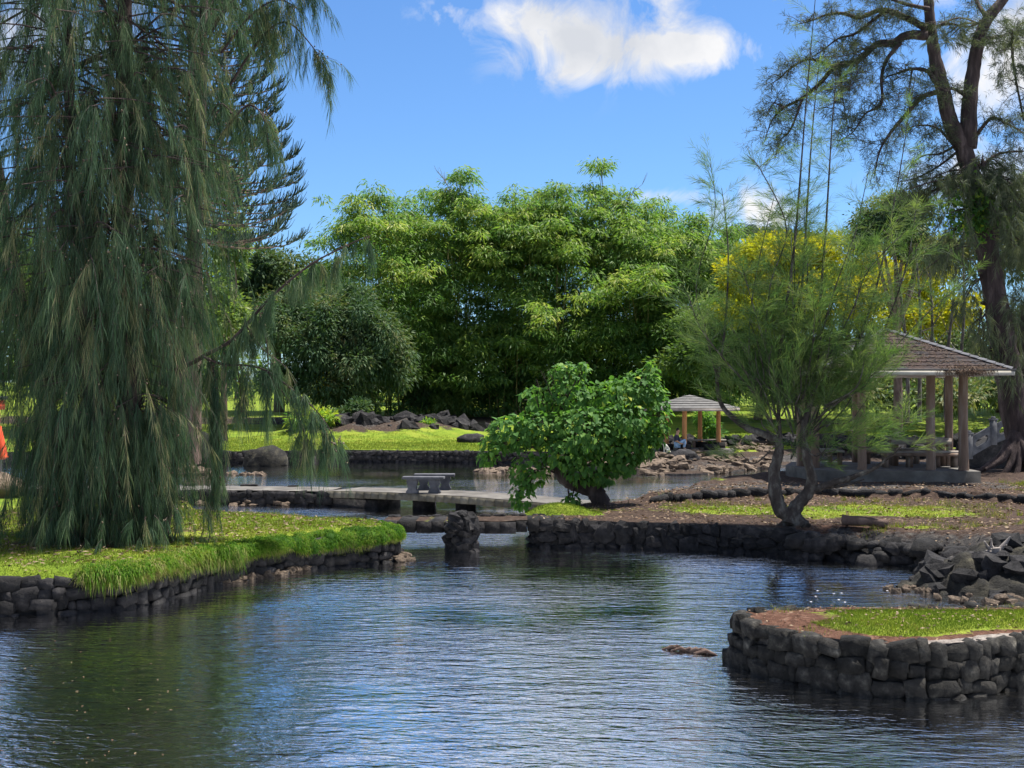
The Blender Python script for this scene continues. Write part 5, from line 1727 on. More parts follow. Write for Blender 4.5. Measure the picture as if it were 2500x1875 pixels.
# ------------------------------------------------------------------ young ironwood with the forked trunk on the right bank
def young_ironwood():
    rng = np.random.default_rng(202)
    Y0 = 27.0
    pp = lambda u, v, dy=0.0: P(u, v, Y0 + dy)
    t = thing("ironwood_tree", "young feathery ironwood with twisted forked trunk on the right lava bank", "tree", (*pp(1925, 1275)[:2], .6))
    w = MB()
    limb(w, [pp(1960, 1292, -.2), pp(1935, 1262), pp(1905, 1245), pp(1893, 1200), pp(1890, 1150, .1), pp(1902, 1105, .1), pp(1900, 1070, .1)], .20, .085, 10, rng, .3)
    limb(w, [pp(1928, 1280, -.1), pp(1945, 1235), pp(1975, 1200), pp(1982, 1165, -.1), pp(1968, 1110, -.1), pp(1962, 1050, -.1), pp(1985, 960, -.1)], .165, .06, 9, rng, .3)
    limb(w, [pp(1975, 1200), pp(2030, 1180, -.2), pp(2080, 1165, -.3), pp(2140, 1140, -.4), pp(2200, 1090, -.5)], .10, .02, 7, rng, .3)
    limb(w, [pp(2000, 1190), pp(2060, 1186, -.3), pp(2110, 1170, -.4)], .045, .015, 6, rng, .3)
    limb(w, [pp(1900, 1075, .1), pp(1865, 1060, .1), pp(1825, 1045, .2), pp(1790, 1020, .3), pp(1760, 985, .3), pp(1750, 930, .3), pp(1752, 880, .4)], .10, .03, 7, rng, .25)
    limb(w, [pp(1890, 1080, .2), pp(1850, 1078, .3), pp(1800, 1068, .3)], .04, .012, 6, rng, .3)
    for k in range(10):                                   # swollen root knuckles
        a = rng.uniform(0, 2 * math.pi)
        b0 = pp(1935, 1280); e = b0 + np.array((math.cos(a) * .55, math.sin(a) * .3, -.18))
        limb(w, [b0 + (0, 0, .15), (b0 + e) / 2 + (0, 0, .03), e], .12, .05, 7, rng, .3)
    # leaders that shoot straight up
    leads = [([(1905, 1070), (1900, 900), (1935, 640), (1950, 480), (1968, 250), (1992, -20)], .05), ([(1962, 1050), (1930, 880), (1958, 700), (1972, 480), (1985, 300), (2005, 110)], .05), ([(1965, 1050), (1990, 900), (2005, 700), (2016, 560), (2030, 330), (2042, 170)], .055),
             ([(1985, 960), (2060, 900), (2100, 820), (2140, 700), (2170, 560), (2200, 400), (2235, 180)], .042), ([(1975, 990), (2110, 900), (2165, 790), (2215, 640), (2240, 480)], .035), ([(1752, 930), (1770, 800), (1778, 640), (1772, 540), (1762, 460)], .035),
             ([(1985, 980), (2080, 930), (2180, 850), (2280, 750), (2400, 650)], .03), ([(1900, 1060), (1840, 950), (1830, 800), (1850, 650), (1890, 480)], .035), ([(1900, 1060), (1840, 960), (1770, 880), (1710, 800), (1680, 720)], .027), ([(1962, 1050), (1990, 860), (2070, 640), (2120, 420)], .035),
             ([(1905, 1060), (1870, 880), (1880, 700), (1920, 560), (1860, 420), (1825, 380)], .028), ([(1960, 1050), (2000, 920), (2080, 760), (2120, 660), (2215, 560)], .03), ([(1752, 930), (1720, 800), (1700, 690), (1745, 520), (1735, 400)], .022)]
    for k in range(17):                                   # smaller shoots that fan out of the fork
        u1 = rng.uniform(1750, 2240); v1 = 540 + ((u1 - 1970) / 260) ** 2 * 270 + rng.uniform(-40, 260)
        u0 = 1945 + (u1 - 1945) * .12; v0 = rng.uniform(990, 1075)
        um = u0 + (u1 - u0) * rng.uniform(.45, .7); vm = v0 + (v1 - v0) * .45
        leads.append(([(u0, v0), (um, vm), (u1, v1)], rng.uniform(.014, .024)))
    S = []; D = []; gg = []
    for pts, r in leads:
        dys = np.linspace(0, rng.uniform(-1.4, 1.2), len(pts))
        q = limb(w, [pp(u, v, dy) for (u, v), dy in zip(pts, dys)], r * .9, .007, 6, None, k=7)
        for j in range(44 if r > .026 else 34):
            f = rng.uniform(.08, .97) if r > .026 else rng.uniform(.3, 1.0)
            p = q[int(f * (len(q) - 1))]; az = rng.uniform(0, 2 * math.pi)
            thin = np.interp(p[2], [2, 6, 8, 11], [1, .95, .8, .55])
            if rng.random() > thin + .2:
                continue
            ln = rng.uniform(.25, .8) * (thin + .25)
            S.append(p); D.append(np.array((math.cos(az), math.sin(az), rng.uniform(.3, 1.1))) * ln); gg.append(ln * .15)
    # feathery masses; every twig leans away from the fork
    o = pp(1940, 1090)
    blobs = [(1700, 830, 100, 95, .4, 70), (1640, 880, 75, 70, .5, 26), (1790, 760, 80, 100, .4, 50), (1850, 690, 85, 110, 0, 55), (1950, 650, 75, 110, -.2, 45), (2060, 700, 85, 100, -.3, 55), (2000, 830, 120, 100, -.5, 170), (1870, 880, 110, 90, -.4, 120), (2130, 930, 95, 85, -.6, 130),
             (2060, 1060, 120, 85, -.6, 190), (2190, 1060, 75, 45, -.7, 60), (1790, 920, 85, 75, .2, 90), (1850, 1010, 70, 60, -.6, 85), (1580, 800, 45, 50, .6, 26), (1950, 940, 90, 70, -.6, 90), (1690, 960, 60, 35, .5, 18), (1930, 520, 60, 80, 0, 18), (2080, 560, 60, 70, -.2, 18), (2180, 880, 60, 60, -.5, 45), (1980, 1000, 80, 60, .6, 50), (1750, 1095, 60, 28, 0, 34), (2290, 1075, 45, 22, -.7, 14)]
    for (u, v, ru, rv, dy, n) in blobs:
        n = int(n * .19); u = 1975 + (u - 1975) * .78
        c = pp(u, v, dy); rr = np.array((ru * .0092, 1.0, rv * .0092))
        for j in range(n):
            p = c + nrm(rng.normal(size=3)) * rr * rng.random() ** .5
            a = nrm(p - o + rng.normal(size=3) * .35)
            a = a * (.7, .7, 1); a[2] = max(a[2], -.1) * .7 + .35
            ln = rng.uniform(.35, .95)
            S.append(p - a * ln * .5); D.append(a * ln); gg.append(ln * rng.uniform(.05, .3))
            if rng.random() < .18:
                e = p - a * ln * .5
                limb(w, [e, e * .75 + o * .25 + rng.normal(size=3) * .1 + (0, 0, -.1), e * .45 + o * .55 + rng.normal(size=3) * .12], .007, .022, 5, None, k=4)
    S = np.array(S); D = np.array(D); gg = np.array(gg)
    stems(w, S, D, gg, rng, .009)
    w.build("trunk", M["bark_grey"], t, smooth=True)
    f = MB(); needles(f, S, D, gg, 44, rng, L=(.16, .38), w=.0082, spread=.5, droop=.06, fwd=.85, var=(.15, .85))
    stuff(f.build("needles", M["needle_young"], t))


young_ironwood()


# ------------------------------------------------------------------ big ironwood at the right
def big_ironwood():
    rng = np.random.default_rng(303)
    Y0 = 42.0
    pp = lambda u, v, dy=0.0: P(u, v, Y0 + dy)
    zz = lambda a, b, dy=0.0: pp(1750 + a / 2.765, b / 2.765, dy)     # measured on an enlargement
    t = thing("ironwood_tree", "tall old ironwood with forked dark trunk and sparse needles at the right", "tree", (*pp(2485, 1145)[:2], .9))
    w = MB()
    limb(w, [pp(2500, 1165), pp(2492, 1080), pp(2470, 960), pp(2452, 850), pp(2432, 740), pp(2415, 640), pp(2400, 560), pp(2385, 470), pp(2360, 390), pp(2345, 350)], .50, .27, 14, rng, .22)
    second = limb(w, [pp(2530, 1160, .2), pp(2530, 1000, .3), pp(2500, 880, .2), pp(2512, 780, .5), pp(2535, 640, .6), pp(2560, 400, .6), pp(2600, 150, .6), pp(2610, -60, .6), pp(2640, -300, .6)], .5, .03, 11, rng, .2)
    for (u, v) in ((2405, 1140), (2440, 1165), (2380, 1150), (2520, 1180), (2475, 1175)):
        limb(w, [pp(2480, 1060, -.3), pp((2480 + u) / 2 + 8, (1060 + v) / 2 + 15, -.7), pp(u, v + 6, -1.0)], .22, .06, 7, rng, .3)
    lims = [(second[len(second) // 2:], .2)]
    for k in range(9):                                    # boughs of the second stem
        a0 = second[len(second) // 3 + k * 3]; az = rng.uniform(-1.2, 1.8); L0 = rng.uniform(1.2, 2.6)
        o_ = np.array((math.cos(az), math.sin(az), 0))
        lims.append((limb(w, [a0, a0 + o_ * L0 * .5 + (0, 0, .3), a0 + o_ * L0 + (0, 0, -.1)], .06, .01, 6, rng, .15), .06))
    for pts, r0, r1 in (
            ([(1650, 980), (1570, 800), (1525, 600), (1475, 400), (1445, 200), (1430, 0), (1420, -260), (1400, -600)], .29, .12),
            ([(1700, 1000), (1705, 750), (1725, 520), (1770, 270), (1830, 130), (1930, 0), (2060, -200), (2150, -500)], .29, .12),
            ([(1420, 240), (1280, 240), (1190, 290), (1080, 300), (950, 410), (800, 450), (700, 560), (580, 660), (450, 730), (370, 820), (320, 960)], .17, .012),
            ([(1410, 190), (1300, 130), (1180, 80), (1090, 70), (960, 120), (850, 90), (740, 100), (640, 140), (520, 170)], .13, .01),
            ([(1140, 70), (1050, 140), (930, 230), (820, 260), (700, 350), (560, 430)], .07, .008),
            ([(1490, 620), (1380, 660), (1280, 770), (1170, 900), (1100, 1020), (1060, 1200)], .11, .015),
            ([(1470, 550), (1420, 480), (1320, 465), (1220, 495), (1140, 520)], .09, .02),
            ([(1240, 290), (1150, 400), (1112, 520), (1110, 700), (1000, 770), (920, 890), (810, 960)], .08, .01),
            ([(830, 470), (838, 580), (800, 660), (780, 800)], .05, .008), ([(835, 580), (860, 720), (885, 890)], .03, .006),
            ([(800, 450), (620, 400), (500, 460), (420, 530), (330, 590)], .06, .008), ([(580, 660), (500, 870), (430, 950), (390, 1080)], .05, .008), ([(450, 730), (380, 700), (330, 800)], .03, .005),
            ([(1810, 260), (1950, 240), (2080, 200)], .08, .02), ([(1820, 110), (1760, 20), (1730, -100)], .09, .03), ([(1680, 650), (1600, 600), (1540, 615)], .06, .04),
            ([(1990, 200), (2000, 420), (2040, 650), (2075, 820)], .05, .03), ([(1740, 930), (1850, 800), (1950, 830), (2080, 900)], .07, .02), ([(1580, 960), (1480, 860), (1340, 850), (1250, 900)], .05, .01),
            ([(1600, 990), (1500, 1040), (1400, 1050), (1290, 1120)], .05, .01), ([(1475, 180), (1560, 160), (1700, 180), (1800, 140)], .06, .02), ([(1430, 60), (1250, 20), (1100, -40), (950, -60)], .08, .01), ([(1720, 1250), (1600, 1240), (1450, 1290), (1380, 1380)], .06, .012),
            ([(1750, 1150), (1900, 1040), (2074, 1020)], .07, .03), ([(1640, 1010), (1500, 1120), (1350, 1200), (1230, 1230)], .05, .01), ([(1190, 290), (1000, 330), (850, 380), (700, 380)], .04, .008), ([(1320, 470), (1300, 600), (1320, 680)], .03, .008), ([(950, 410), (940, 520), (870, 640)], .03, .006)):
        n = len(pts)
        dy = np.linspace(0, rng.uniform(-1.6, 1.6), n) if r1 < .1 else np.linspace(0, .3, n)
        q = limb(w, [zz(a, b, d) for (a, b), d in zip(pts, dy)], r0, r1, 9 if r0 > .2 else 6, rng, .15, .0, k=6)
        if r1 < .05:
            lims.append((q, r0))
    S = []; D = []; gg = []
    for q, r0 in lims:
        seg = np.linalg.norm(np.diff(q, axis=0), axis=1).sum()
        for j in range(int(seg * 24)):
            f = rng.uniform(.15, 1.0)
            i = int(f * (len(q) - 1)); p = q[i]
            # a side twig first, then tufts on it
            az = rdir(rng, 1)[0]; az[2] = az[2] * .6
            ln = rng.uniform(.25, .95)
            e = p + az * ln + (0, 0, rng.uniform(-.25, .2))
            if rng.random() < .5:
                w.tube([p, (p + e) / 2 + (0, 0, .08), e], [.014, .011, .007], 3, cap=False)
            for m_ in range(rng.integers(1, 4)):
                S.append(p + (e - p) * rng.uniform(.5, 1.0)); D.append((rdir(rng, 1)[0] * .8 + az * .4 + (0, 0, .05)) * rng.uniform(.2, .45)); gg.append(.12)
    nspr = len(S)
    # dense grey green boughs round the middle of the trunk
    for (u, v, ru, rv, n, dr) in ((2400, 430, 110, 55, 150, .5), (2300, 450, 70, 45, 65, .5), (2470, 470, 70, 70, 110, .6), (2330, 560, 60, 70, 60, .8), (2480, 600, 50, 70, 75, .8), (2350, 700, 40, 80, 36, .9), (2490, 760, 40, 100, 70, .9), (2400, 800, 45, 80, 60, .9), (2290, 620, 40, 50, 30, .8), (2430, 520, 50, 40, 60, .6), (2220, 470, 40, 35, 20, .5), (2475, 880, 40, 50, 40, .9), (2350, 80, 90, 40, 50, .2), (2480, 100, 60, 80, 40, .3)):
        for j in range(n):
            p = pp(u, v, rng.uniform(-1.6, 1.6)) + nrm(rng.normal(size=3)) * np.array((ru, 30, rv)) * .014 * rng.random() ** .4
            ln = rng.uniform(.4, 1.0)
            a = rdir(rng, 1)[0] * .7
            S.append(p); D.append(a * ln); gg.append(ln * dr)
            if rng.random() < .12:
                limb(w, [p, (p + pp(2400, v - 30)) / 2 + (0, 0, .2), pp(2395, v - 20)], .012, .04, 5, None, k=4)
    S = np.array(S); D = np.array(D); gg = np.array(gg)
    stems(w, S, D, gg, rng, .012, k=3)
    w.build("trunk", M["bark_dark"], t, smooth=True)
    f = MB()
    needles(f, S[:nspr], D[:nspr], gg[:nspr], 17, rng, L=(.12, .28), w=.014, spread=.75, droop=.05, fwd=.6, var=(.1, .6))
    needles(f, S[nspr:], D[nspr:], gg[nspr:], 46, rng, L=(.2, .42), w=.014, spread=.45, droop=.35, fwd=.7, var=(.1, .8))
    stuff(f.build("needles", M["needle_grey"], t))
    # climbing vine on the trunk
    v_ = MB(); n = 900
    uu = rng.normal(2380, 32, n); vv = rng.normal(510, 32, n)
    p = np.array([pp(a, b, -.6 + rng.uniform(-.3, .3)) for a, b in zip(uu, vv)])
    leaves(v_, p, nrm(rdir(rng, n) + (0, -.4, -.4)), rng.uniform(.14, .26, n), rng.uniform(.08, .15, n), rng)
    stuff(v_.build("vine_leaves", M["milo"], t))


big_ironwood()


# ------------------------------------------------------------------ heart leaved tree by the footbridge
def heart_tree():
    rng = np.random.default_rng(404)
    Y0 = 31.5
    pp = lambda u, v, dy=0.0: P(u, v, Y0 + dy)
    t = thing("heart_leaf_tree", "bushy green tree with large heart shaped leaves at the right end of the footbridge", "tree", pp(1468, 1232))
    w = MB()
    limb(w, [pp(1472, 1242), pp(1462, 1215), pp(1445, 1195), pp(1415, 1185), pp(1382, 1172), pp(1366, 1150), pp(1362, 1115), pp(1350, 1070)], .25, .11, 10, rng, .3)
    lobes_px = [(1388, 955, 58, 60, 0), (1378, 908, 36, 26, 0), (1425, 900, 16, 20, 0), (1510, 965, 80, 42, .2), (1560, 950, 65, 50, .2), (1592, 905, 16, 26, .2), (1590, 1010, 50, 75, .1), (1255, 1055, 66, 46, -.2), (1210, 1085, 40, 34, -.3), (1320, 1045, 62, 44, -.4), (1420, 1050, 88, 62, -.5),
                (1500, 1070, 80, 85, .0), (1550, 1080, 55, 55, .2), (1290, 1150, 48, 42, -.3), (1275, 1205, 30, 40, -.3), (1425, 1140, 55, 42, -.4), (1470, 1165, 26, 22, -.2), (1310, 975, 45, 30, 0), (1395, 1222, 22, 14, -.5), (1510, 1130, 50, 35, 0), (1188, 1118, 22, 16, -.2), (1610, 1050, 22, 40, .3), (1520, 1020, 62, 42, -.5), (1380, 1100, 60, 45, -.6)]
    lobes = []
    for (u, v, ru, rv, dy) in lobes_px:
        c = pp(u, v, dy); lobes.append((*c, ru * .0105, max(.35, ru * .0098), rv * .0105))
    for k, l in enumerate(lobes):
        st_ = pp(1366, 1150) if k % 2 else pp(1352, 1080)
        e = np.array(l[:3])
        limb(w, [st_, st_ * .5 + e * .5 + rng.normal(size=3) * .12, e], .045, .012, 6, rng, .2)
        for j in range(4):
            e2 = e + nrm(rng.normal(size=3)) * np.array(l[3:]) * .8
            limb(w, [st_ * .2 + e * .8, (e + e2) / 2 + rng.normal(size=3) * .05, e2], .016, .006, 5, None, k=3)
    for (u, v) in ((1320, 905), (1300, 940), (1335, 930), (1245, 1005), (1265, 990), (1340, 900), (1310, 925), (1255, 1000)):       # bare dry twigs
        a = pp(u + rng.uniform(5, 40), v + 85, -.2); b = pp(u, v, -.1)
        w.tube([a, (a + b) / 2 + rng.normal(size=3) * .04, b], [.012, .009, .004], 4, cap=False)
        w.tube([(a + b) / 2, b + (rng.uniform(-.15, .15), 0, -.02)], [.007, .003], 3, cap=False)
    for a, b, c in (((1345, 1162), (1280, 1148), (1220, 1130)), ((1355, 1155), (1290, 1120), (1210, 1128)), ((1350, 1140), (1300, 1110), (1235, 1095))):
        limb(w, [pp(*a), pp(*b, -.2), pp(*c, -.3)], .03, .008, 6, rng, .2)
    w.build("trunk", M["bark_dark"], t, smooth=True)
    n = 7000
    p, d = lobe_points(lobes, n, rng, .78)
    # leaves stand out from the twig and hang
    dd = nrm(d * .55 + rdir(rng, n) * .45 + np.array((0, 0, -.75)))
    L_ = (.085 + .10 * rng.random(n) ** 1.4)[:, None]; W_ = L_ * rng.uniform(.78, .95, (n, 1))
    nrmv = nrm(d + rdir(rng, n) * .45 + np.array((0, 0, .55)))
    s = nrm(np.cross(dd, nrmv))
    up = nrm(np.cross(s, dd))
    b = p
    cup = .12 * L_
    V = np.stack([b, b - dd * L_ * .12 - s * W_ * .28 + up * cup * .4, b + dd * L_ * .22 - s * W_ * .5 + up * cup, b + dd * L_ * .62 - s * W_ * .3 + up * cup * .6, b + dd * L_,
                  b + dd * L_ * .62 + s * W_ * .3 + up * cup * .6, b + dd * L_ * .22 + s * W_ * .5 + up * cup, b - dd * L_ * .12 + s * W_ * .28 + up * cup * .4, b + dd * L_ * .5], 1).reshape(-1, 3)
    i = np.arange(n)[:, None] * 9
    Fq = np.concatenate([i + np.array([[0, 1, 2, 8]]), i + np.array([[8, 2, 3, 4]]), i + np.array([[0, 8, 6, 7]]), i + np.array([[8, 4, 5, 6]])])
    hi = np.clip((p[:, 2] - 2.0) / 3, 0, 1)
    v = np.clip(rng.beta(2, 2.2, n) * .8 + .12 * hi + (rng.random(n) < .03) * .5, 0, 1)
    m_ = MB(); m_.add(V, Fq, np.repeat(v, 9))
    stuff(m_.build("leaves", M["milo"], t, smooth=True))


heart_tree()


# ------------------------------------------------------------------ bamboo
def bamboo(label, u, v_top, Y0, rad, nc, seed, plumes=(), vb=1010, lean=(0, 0)):
    rng = np.random.default_rng(seed)
    x0 = (u - 1250) / F * Y0
    zb = float(far.h(np.array([x0]), np.array([Y0]))[0])
    zt = EYE - (v_top - 960) / F * Y0
    t = thing("bamboo_clump", label, "bamboo", (x0, Y0, zb), "bamboo clumps beyond the pond")
    w = MB(); CL = []; OUT = []; RR = []; VAR = []
    for k in range(nc):
        az = rng.uniform(0, 2 * math.pi) if k > 1 else rng.uniform(-.3, .3)
        o = np.array((math.cos(az), math.sin(az), 0))
        f = rng.uniform(.15, 1.0) if k > 1 else .12
        h = (zt - zb) * (1.0 if k < 2 else rng.uniform(.74, 1.0)) * (1 - .16 * f * f)
        b = np.array((x0, Y0, zb - .3)) + o * rng.uniform(.1, .35) * rad + np.array((rng.normal() * .6, rng.normal() * .6, 0))
        e = np.array((x0 + lean[0], Y0 + lean[1], zb)) + o * rad * f
        q = catmull([b, b * .7 + e * .3 + (0, 0, h * .5), b * .3 + e * .7 + (0, 0, h * .9), e + (0, 0, h), e + o * rad * .18 * f + (0, 0, h * (.93 if f > .3 else 1.02))], 6)
        w.tube(q, np.linspace(.055, .012, len(q)), 5)
        for j in range(13):
            fr = rng.uniform(.12, 1.0)
            p = q[int(fr * (len(q) - 1))] + rng.normal(size=3) * np.array((.8, .8, .5)) * (1.15 - .5 * fr)
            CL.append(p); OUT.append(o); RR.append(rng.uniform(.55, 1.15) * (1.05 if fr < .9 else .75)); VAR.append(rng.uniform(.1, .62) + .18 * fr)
    for k in range(95):                                     # the arching outer boughs close into one billowing wall
        d = rdir(rng, 1)[0]; d[2] = abs(d[2])
        if d[1] > 0 and rng.random() < .6:
            d[1] *= -1
        hh = zt - zb
        p = np.array((x0 + lean[0] + d[0] * rad * 1.2, Y0 + d[1] * rad * 1.05, zb + hh * (.30 + .60 * d[2] ** .8)))
        p += rng.normal(size=3) * .45
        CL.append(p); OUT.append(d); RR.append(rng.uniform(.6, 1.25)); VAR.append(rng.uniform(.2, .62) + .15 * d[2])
    for k in range(34):                                     # undergrowth at the foot
        p = np.array((x0 + rng.uniform(-1.25, 1.25) * rad, Y0 + rng.uniform(-.7, .7) * rad, zb + rng.uniform(.2, 3.0)))
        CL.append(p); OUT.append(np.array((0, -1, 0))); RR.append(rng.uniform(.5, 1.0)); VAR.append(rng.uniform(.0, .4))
    for (pu, pv, pr, dy) in plumes:                         # boughs that lean out into the sun
        c = P(pu, pv, Y0 + dy)
        a = np.array((x0, Y0, c[2] - 4)); w.tube(catmull([a, (a + c) / 2 + (0, 0, 1.4), c], 5), np.linspace(.05, .012, 11), 5)
        for j in range(13):
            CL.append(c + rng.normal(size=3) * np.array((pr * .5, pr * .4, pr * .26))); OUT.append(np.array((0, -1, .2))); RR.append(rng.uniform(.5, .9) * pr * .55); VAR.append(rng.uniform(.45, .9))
    CL = np.array(CL); OUT = np.array(OUT); RR = np.array(RR); VAR = np.array(VAR)
    per = 58
    idx = np.repeat(np.arange(len(CL)), per); n = len(idx)
    d = rdir(rng, n); d[:, 2] = np.where(d[:, 2] < -.25, -d[:, 2], d[:, 2])
    p = CL[idx] + d * RR[idx][:, None] * (rng.random((n, 1)) ** .45) * np.array((1.1, 1.1, .8))
    dd = nrm(d * np.array((1, 1, .3)) + rdir(rng, n) * .5 + np.array((0, 0, -.45)))
    m_ = MB()
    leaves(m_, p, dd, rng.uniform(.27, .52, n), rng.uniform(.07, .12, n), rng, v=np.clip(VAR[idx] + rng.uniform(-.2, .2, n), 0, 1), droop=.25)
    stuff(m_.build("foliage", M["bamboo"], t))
    w.build("culms", M["culm"], t, smooth=True)
    return t


bamboo("leftmost bamboo clump with rounded tuft standing against the blue sky", 925, 488, 92, 4.2, 15, 1, [(870, 510, 1.7, -1.5), (960, 560, 1.6, -2.5), (905, 560, 1.5, -3)], lean=(-.5, 0))
bamboo("bamboo clump with the tall left spire near the grove's left side", 1110, 440, 94, 3.6, 15, 2, [(1000, 668, 1.8, -5.5), (1060, 560, 1.5, -3), (1140, 520, 1.5, -2.5)])
bamboo("bamboo clump between the two spires of the grove", 1235, 492, 95, 4.2, 17, 3, [(1215, 620, 2.0, -5.0), (1260, 540, 1.7, -3)])
bamboo("bamboo clump behind the pale low plume in the grove's centre", 1335, 478, 93, 4.0, 16, 4, [(1325, 775, 2.2, -6.5), (1330, 560, 1.9, -3.5)])
bamboo("bamboo clump topped by the highest spire of the grove", 1455, 420, 95, 3.7, 16, 5, [(1420, 600, 1.8, -4), (1470, 520, 1.6, -2.5)])
bamboo("bamboo clump with bright drooping bough right of the grove's middle", 1560, 512, 92, 4.1, 17, 6, [(1530, 705, 2.0, -6), (1475, 720, 1.5, -5.5), (1580, 660, 1.6, -5)])
bamboo("low right hand bamboo clump beside the yellow canopy tree", 1680, 552, 93, 4.2, 16, 7, [(1640, 620, 1.7, -3), (1720, 630, 1.8, -3)])
bamboo("rightmost low bamboo clump at the end of the grove", 1775, 580, 95, 3.6, 12, 8, [(1760, 640, 1.6, -3)])
bamboo("shaded low bamboo clump in front of the grove's left foot", 1060, 800, 92.5, 3.6, 13, 9)
bamboo("shaded low bamboo clump in front of the grove's centre", 1250, 790, 92.5, 4.2, 15, 10)
bamboo("shaded low bamboo clump behind the heart leaved tree", 1440, 780, 92.5, 4.2, 15, 11)
bamboo("shaded low bamboo clump behind the far pavilion", 1620, 760, 92, 4.0, 14, 12)
bamboo("bamboo clump at the back filling the grove's middle skyline", 1290, 484, 100, 7.0, 22, 13)
bamboo("bamboo clump at the back filling the grove's right skyline", 1590, 528, 100, 6.0, 16, 14)


def bare_twigs(label, pts, Y0, seed):
    rng = np.random.default_rng(seed); w = MB()
    q = limb(w, [P(u, v, Y0) for u, v in pts], .045, .012, 5, None)
    for k in range(16):
        p = q[rng.integers(3, len(q))]; d = nrm(nrm(q[-1] - q[0]) + rng.normal(size=3) * .5) * rng.uniform(.4, 1.1)
        w.tube([p, p + d * .5 + rng.normal(size=3) * .05, p + d], [.02, .014, .006], 4, cap=False)
    tag(w.build("dead_branch", M["dry_twig"], smooth=True), label, "branch", "bare branches above the bamboo")


bamboo("bamboo clump at the back behind the grove's left spire", 1030, 492, 99, 5.5, 18, 15)


bare_twigs("bare reddish dead branch above the grove's left spire", [(1115, 520), (1100, 470), (1085, 440), (1068, 420)], 93, 1)
bare_twigs("forked bare dead branch above the grove right of the highest spire", [(1525, 540), (1528, 500), (1540, 475), (1568, 450)], 93, 2)

# ------------------------------------------------------------------ broadleaved trees
def LB_(*a):
    return [(*P(u, v, Y), ru / F * Y, d, rv / F * Y) for (u, v, Y, ru, d, rv) in a]


gz_ = lambda x, y: float(far.h(np.array([x]), np.array([y]))[0])


def bp(u, Y):
    x = (u - 1250) / F * Y
    return (x, Y, gz_(x, Y))


rng = np.random.default_rng(606)
make_tree("mango_tree", "dense dark mango tree with low drooping crown left of the bamboo", LB_((845, 800, 84, 120, 3.4, 100), (770, 860, 84, 110, 3.2, 90), (920, 850, 84, 95, 3, 100), (860, 920, 83, 100, 3, 80), (700, 800, 85, 90, 3, 80), (800, 950, 83, 60, 2.4, 50), (870, 985, 83, 60, 2.2, 35), (720, 930, 84, 90, 3, 60), (960, 900, 85, 70, 2.6, 90), (800, 740, 86, 100, 3, 70)), "mango", rng, 3600, 13, (.28, .46), (.08, .13), bp(850, 84), .45, spread=.55, droop=.55, bark="bark_dark", vshift=.02)
make_tree("broadleaf_tree", "olive green tree rising behind the mango under the column pine", LB_((690, 660, 100, 100, 4, 70), (620, 700, 100, 110, 4, 90), (760, 700, 100, 90, 4, 70), (560, 780, 98, 120, 4, 100), (690, 780, 98, 140, 4, 90)), "mango", rng, 2600, 12, (.35, .55), (.11, .17), bp(680, 100), .5, spread=.7, vshift=.15)
make_tree("broadleaf_tree", "green tree behind the weeping ironwood at the far left", LB_((120, 760, 80, 200, 5, 160), (330, 700, 84, 170, 5, 150), (-80, 700, 84, 180, 5, 180), (450, 820, 82, 130, 4, 120), (200, 900, 80, 240, 4, 90), (480, 930, 80, 140, 4, 60)), "broad", rng, 3400, 10, (.35, .6), (.14, .22), bp(250, 80), .5, spread=.9)
make_tree("broadleaf_tree", "bright young green tree seen through the ironwood at the left", LB_((530, 480, 72, 55, 2.0, 110), (560, 620, 72, 60, 2, 90), (545, 800, 72, 70, 2, 100)), "broad", rng, 900, 12, (.25, .4), (.10, .16), bp(545, 72), .25, spread=.6, vshift=.2)
make_tree("broadleaf_tree", "slender dim trees between the mango and bamboo far behind", LB_((1010, 720, 118, 90, 4, 90), (1040, 830, 116, 80, 4, 80), (985, 640, 120, 60, 3, 60), (1050, 900, 114, 70, 3, 50), (980, 880, 114, 60, 3, 60)), "broad", rng, 1900, 11, (.35, .6), (.14, .2), bp(1015, 116), .35, spread=.8)
make_tree("small_tree", "small dark slanting tree on the far sunlit lawn", LB_((1015, 980, 91, 32, 1.0, 20), (1035, 965, 91, 26, 1.0, 20)), "mango", rng, 160, 10, (.22, .36), (.08, .12), bp(1043, 91), .07, spread=.3, limbs=4)
make_tree("shrub", "light green shrub on the lava mound beyond the pond", LB_((1043, 1040, 76, 17, .5, 12), (1050, 1050, 76, 14, .4, 9)), "milo", rng, 70, 10, (.2, .32), (.07, .11), bp(1045, 76), .04, spread=.2, cat="shrub", limbs=3, vshift=.35)
make_tree("shrub", "orange brown dry shrub beside the mango trunk", LB_((785, 945, 82, 28, .8, 28)), "canopy", rng, 120, 9, (.2, .32), (.07, .1), bp(785, 82), .06, spread=.3, cat="shrub", vshift=.3)
make_tree("shrub", "bright green broad leaved shrub under the mango's left side", LB_((770, 1020, 74, 40, 1, 20), (740, 1030, 74, 28, .8, 15)), "milo", rng, 170, 10, (.25, .42), (.07, .12), bp(765, 74), .05, spread=.4, cat="shrub", vshift=.3)
make_tree("shrub", "dark leafy shrub at the foot of the mango before the lava mound", LB_((850, 1015, 78, 36, 1, 26), (880, 1000, 78, 30, 1, 22)), "mango", rng, 190, 10, (.25, .4), (.08, .12), bp(860, 78), .05, spread=.4, cat="shrub")
make_tree("shrub", "low leafy bush at the bamboo's left foot on the far lawn", LB_((1100, 985, 90, 36, 1.1, 26), (1130, 990, 90, 26, 1, 18)), "broad", rng, 200, 10, (.25, .42), (.07, .11), bp(1105, 90), .05, spread=.4, cat="shrub")
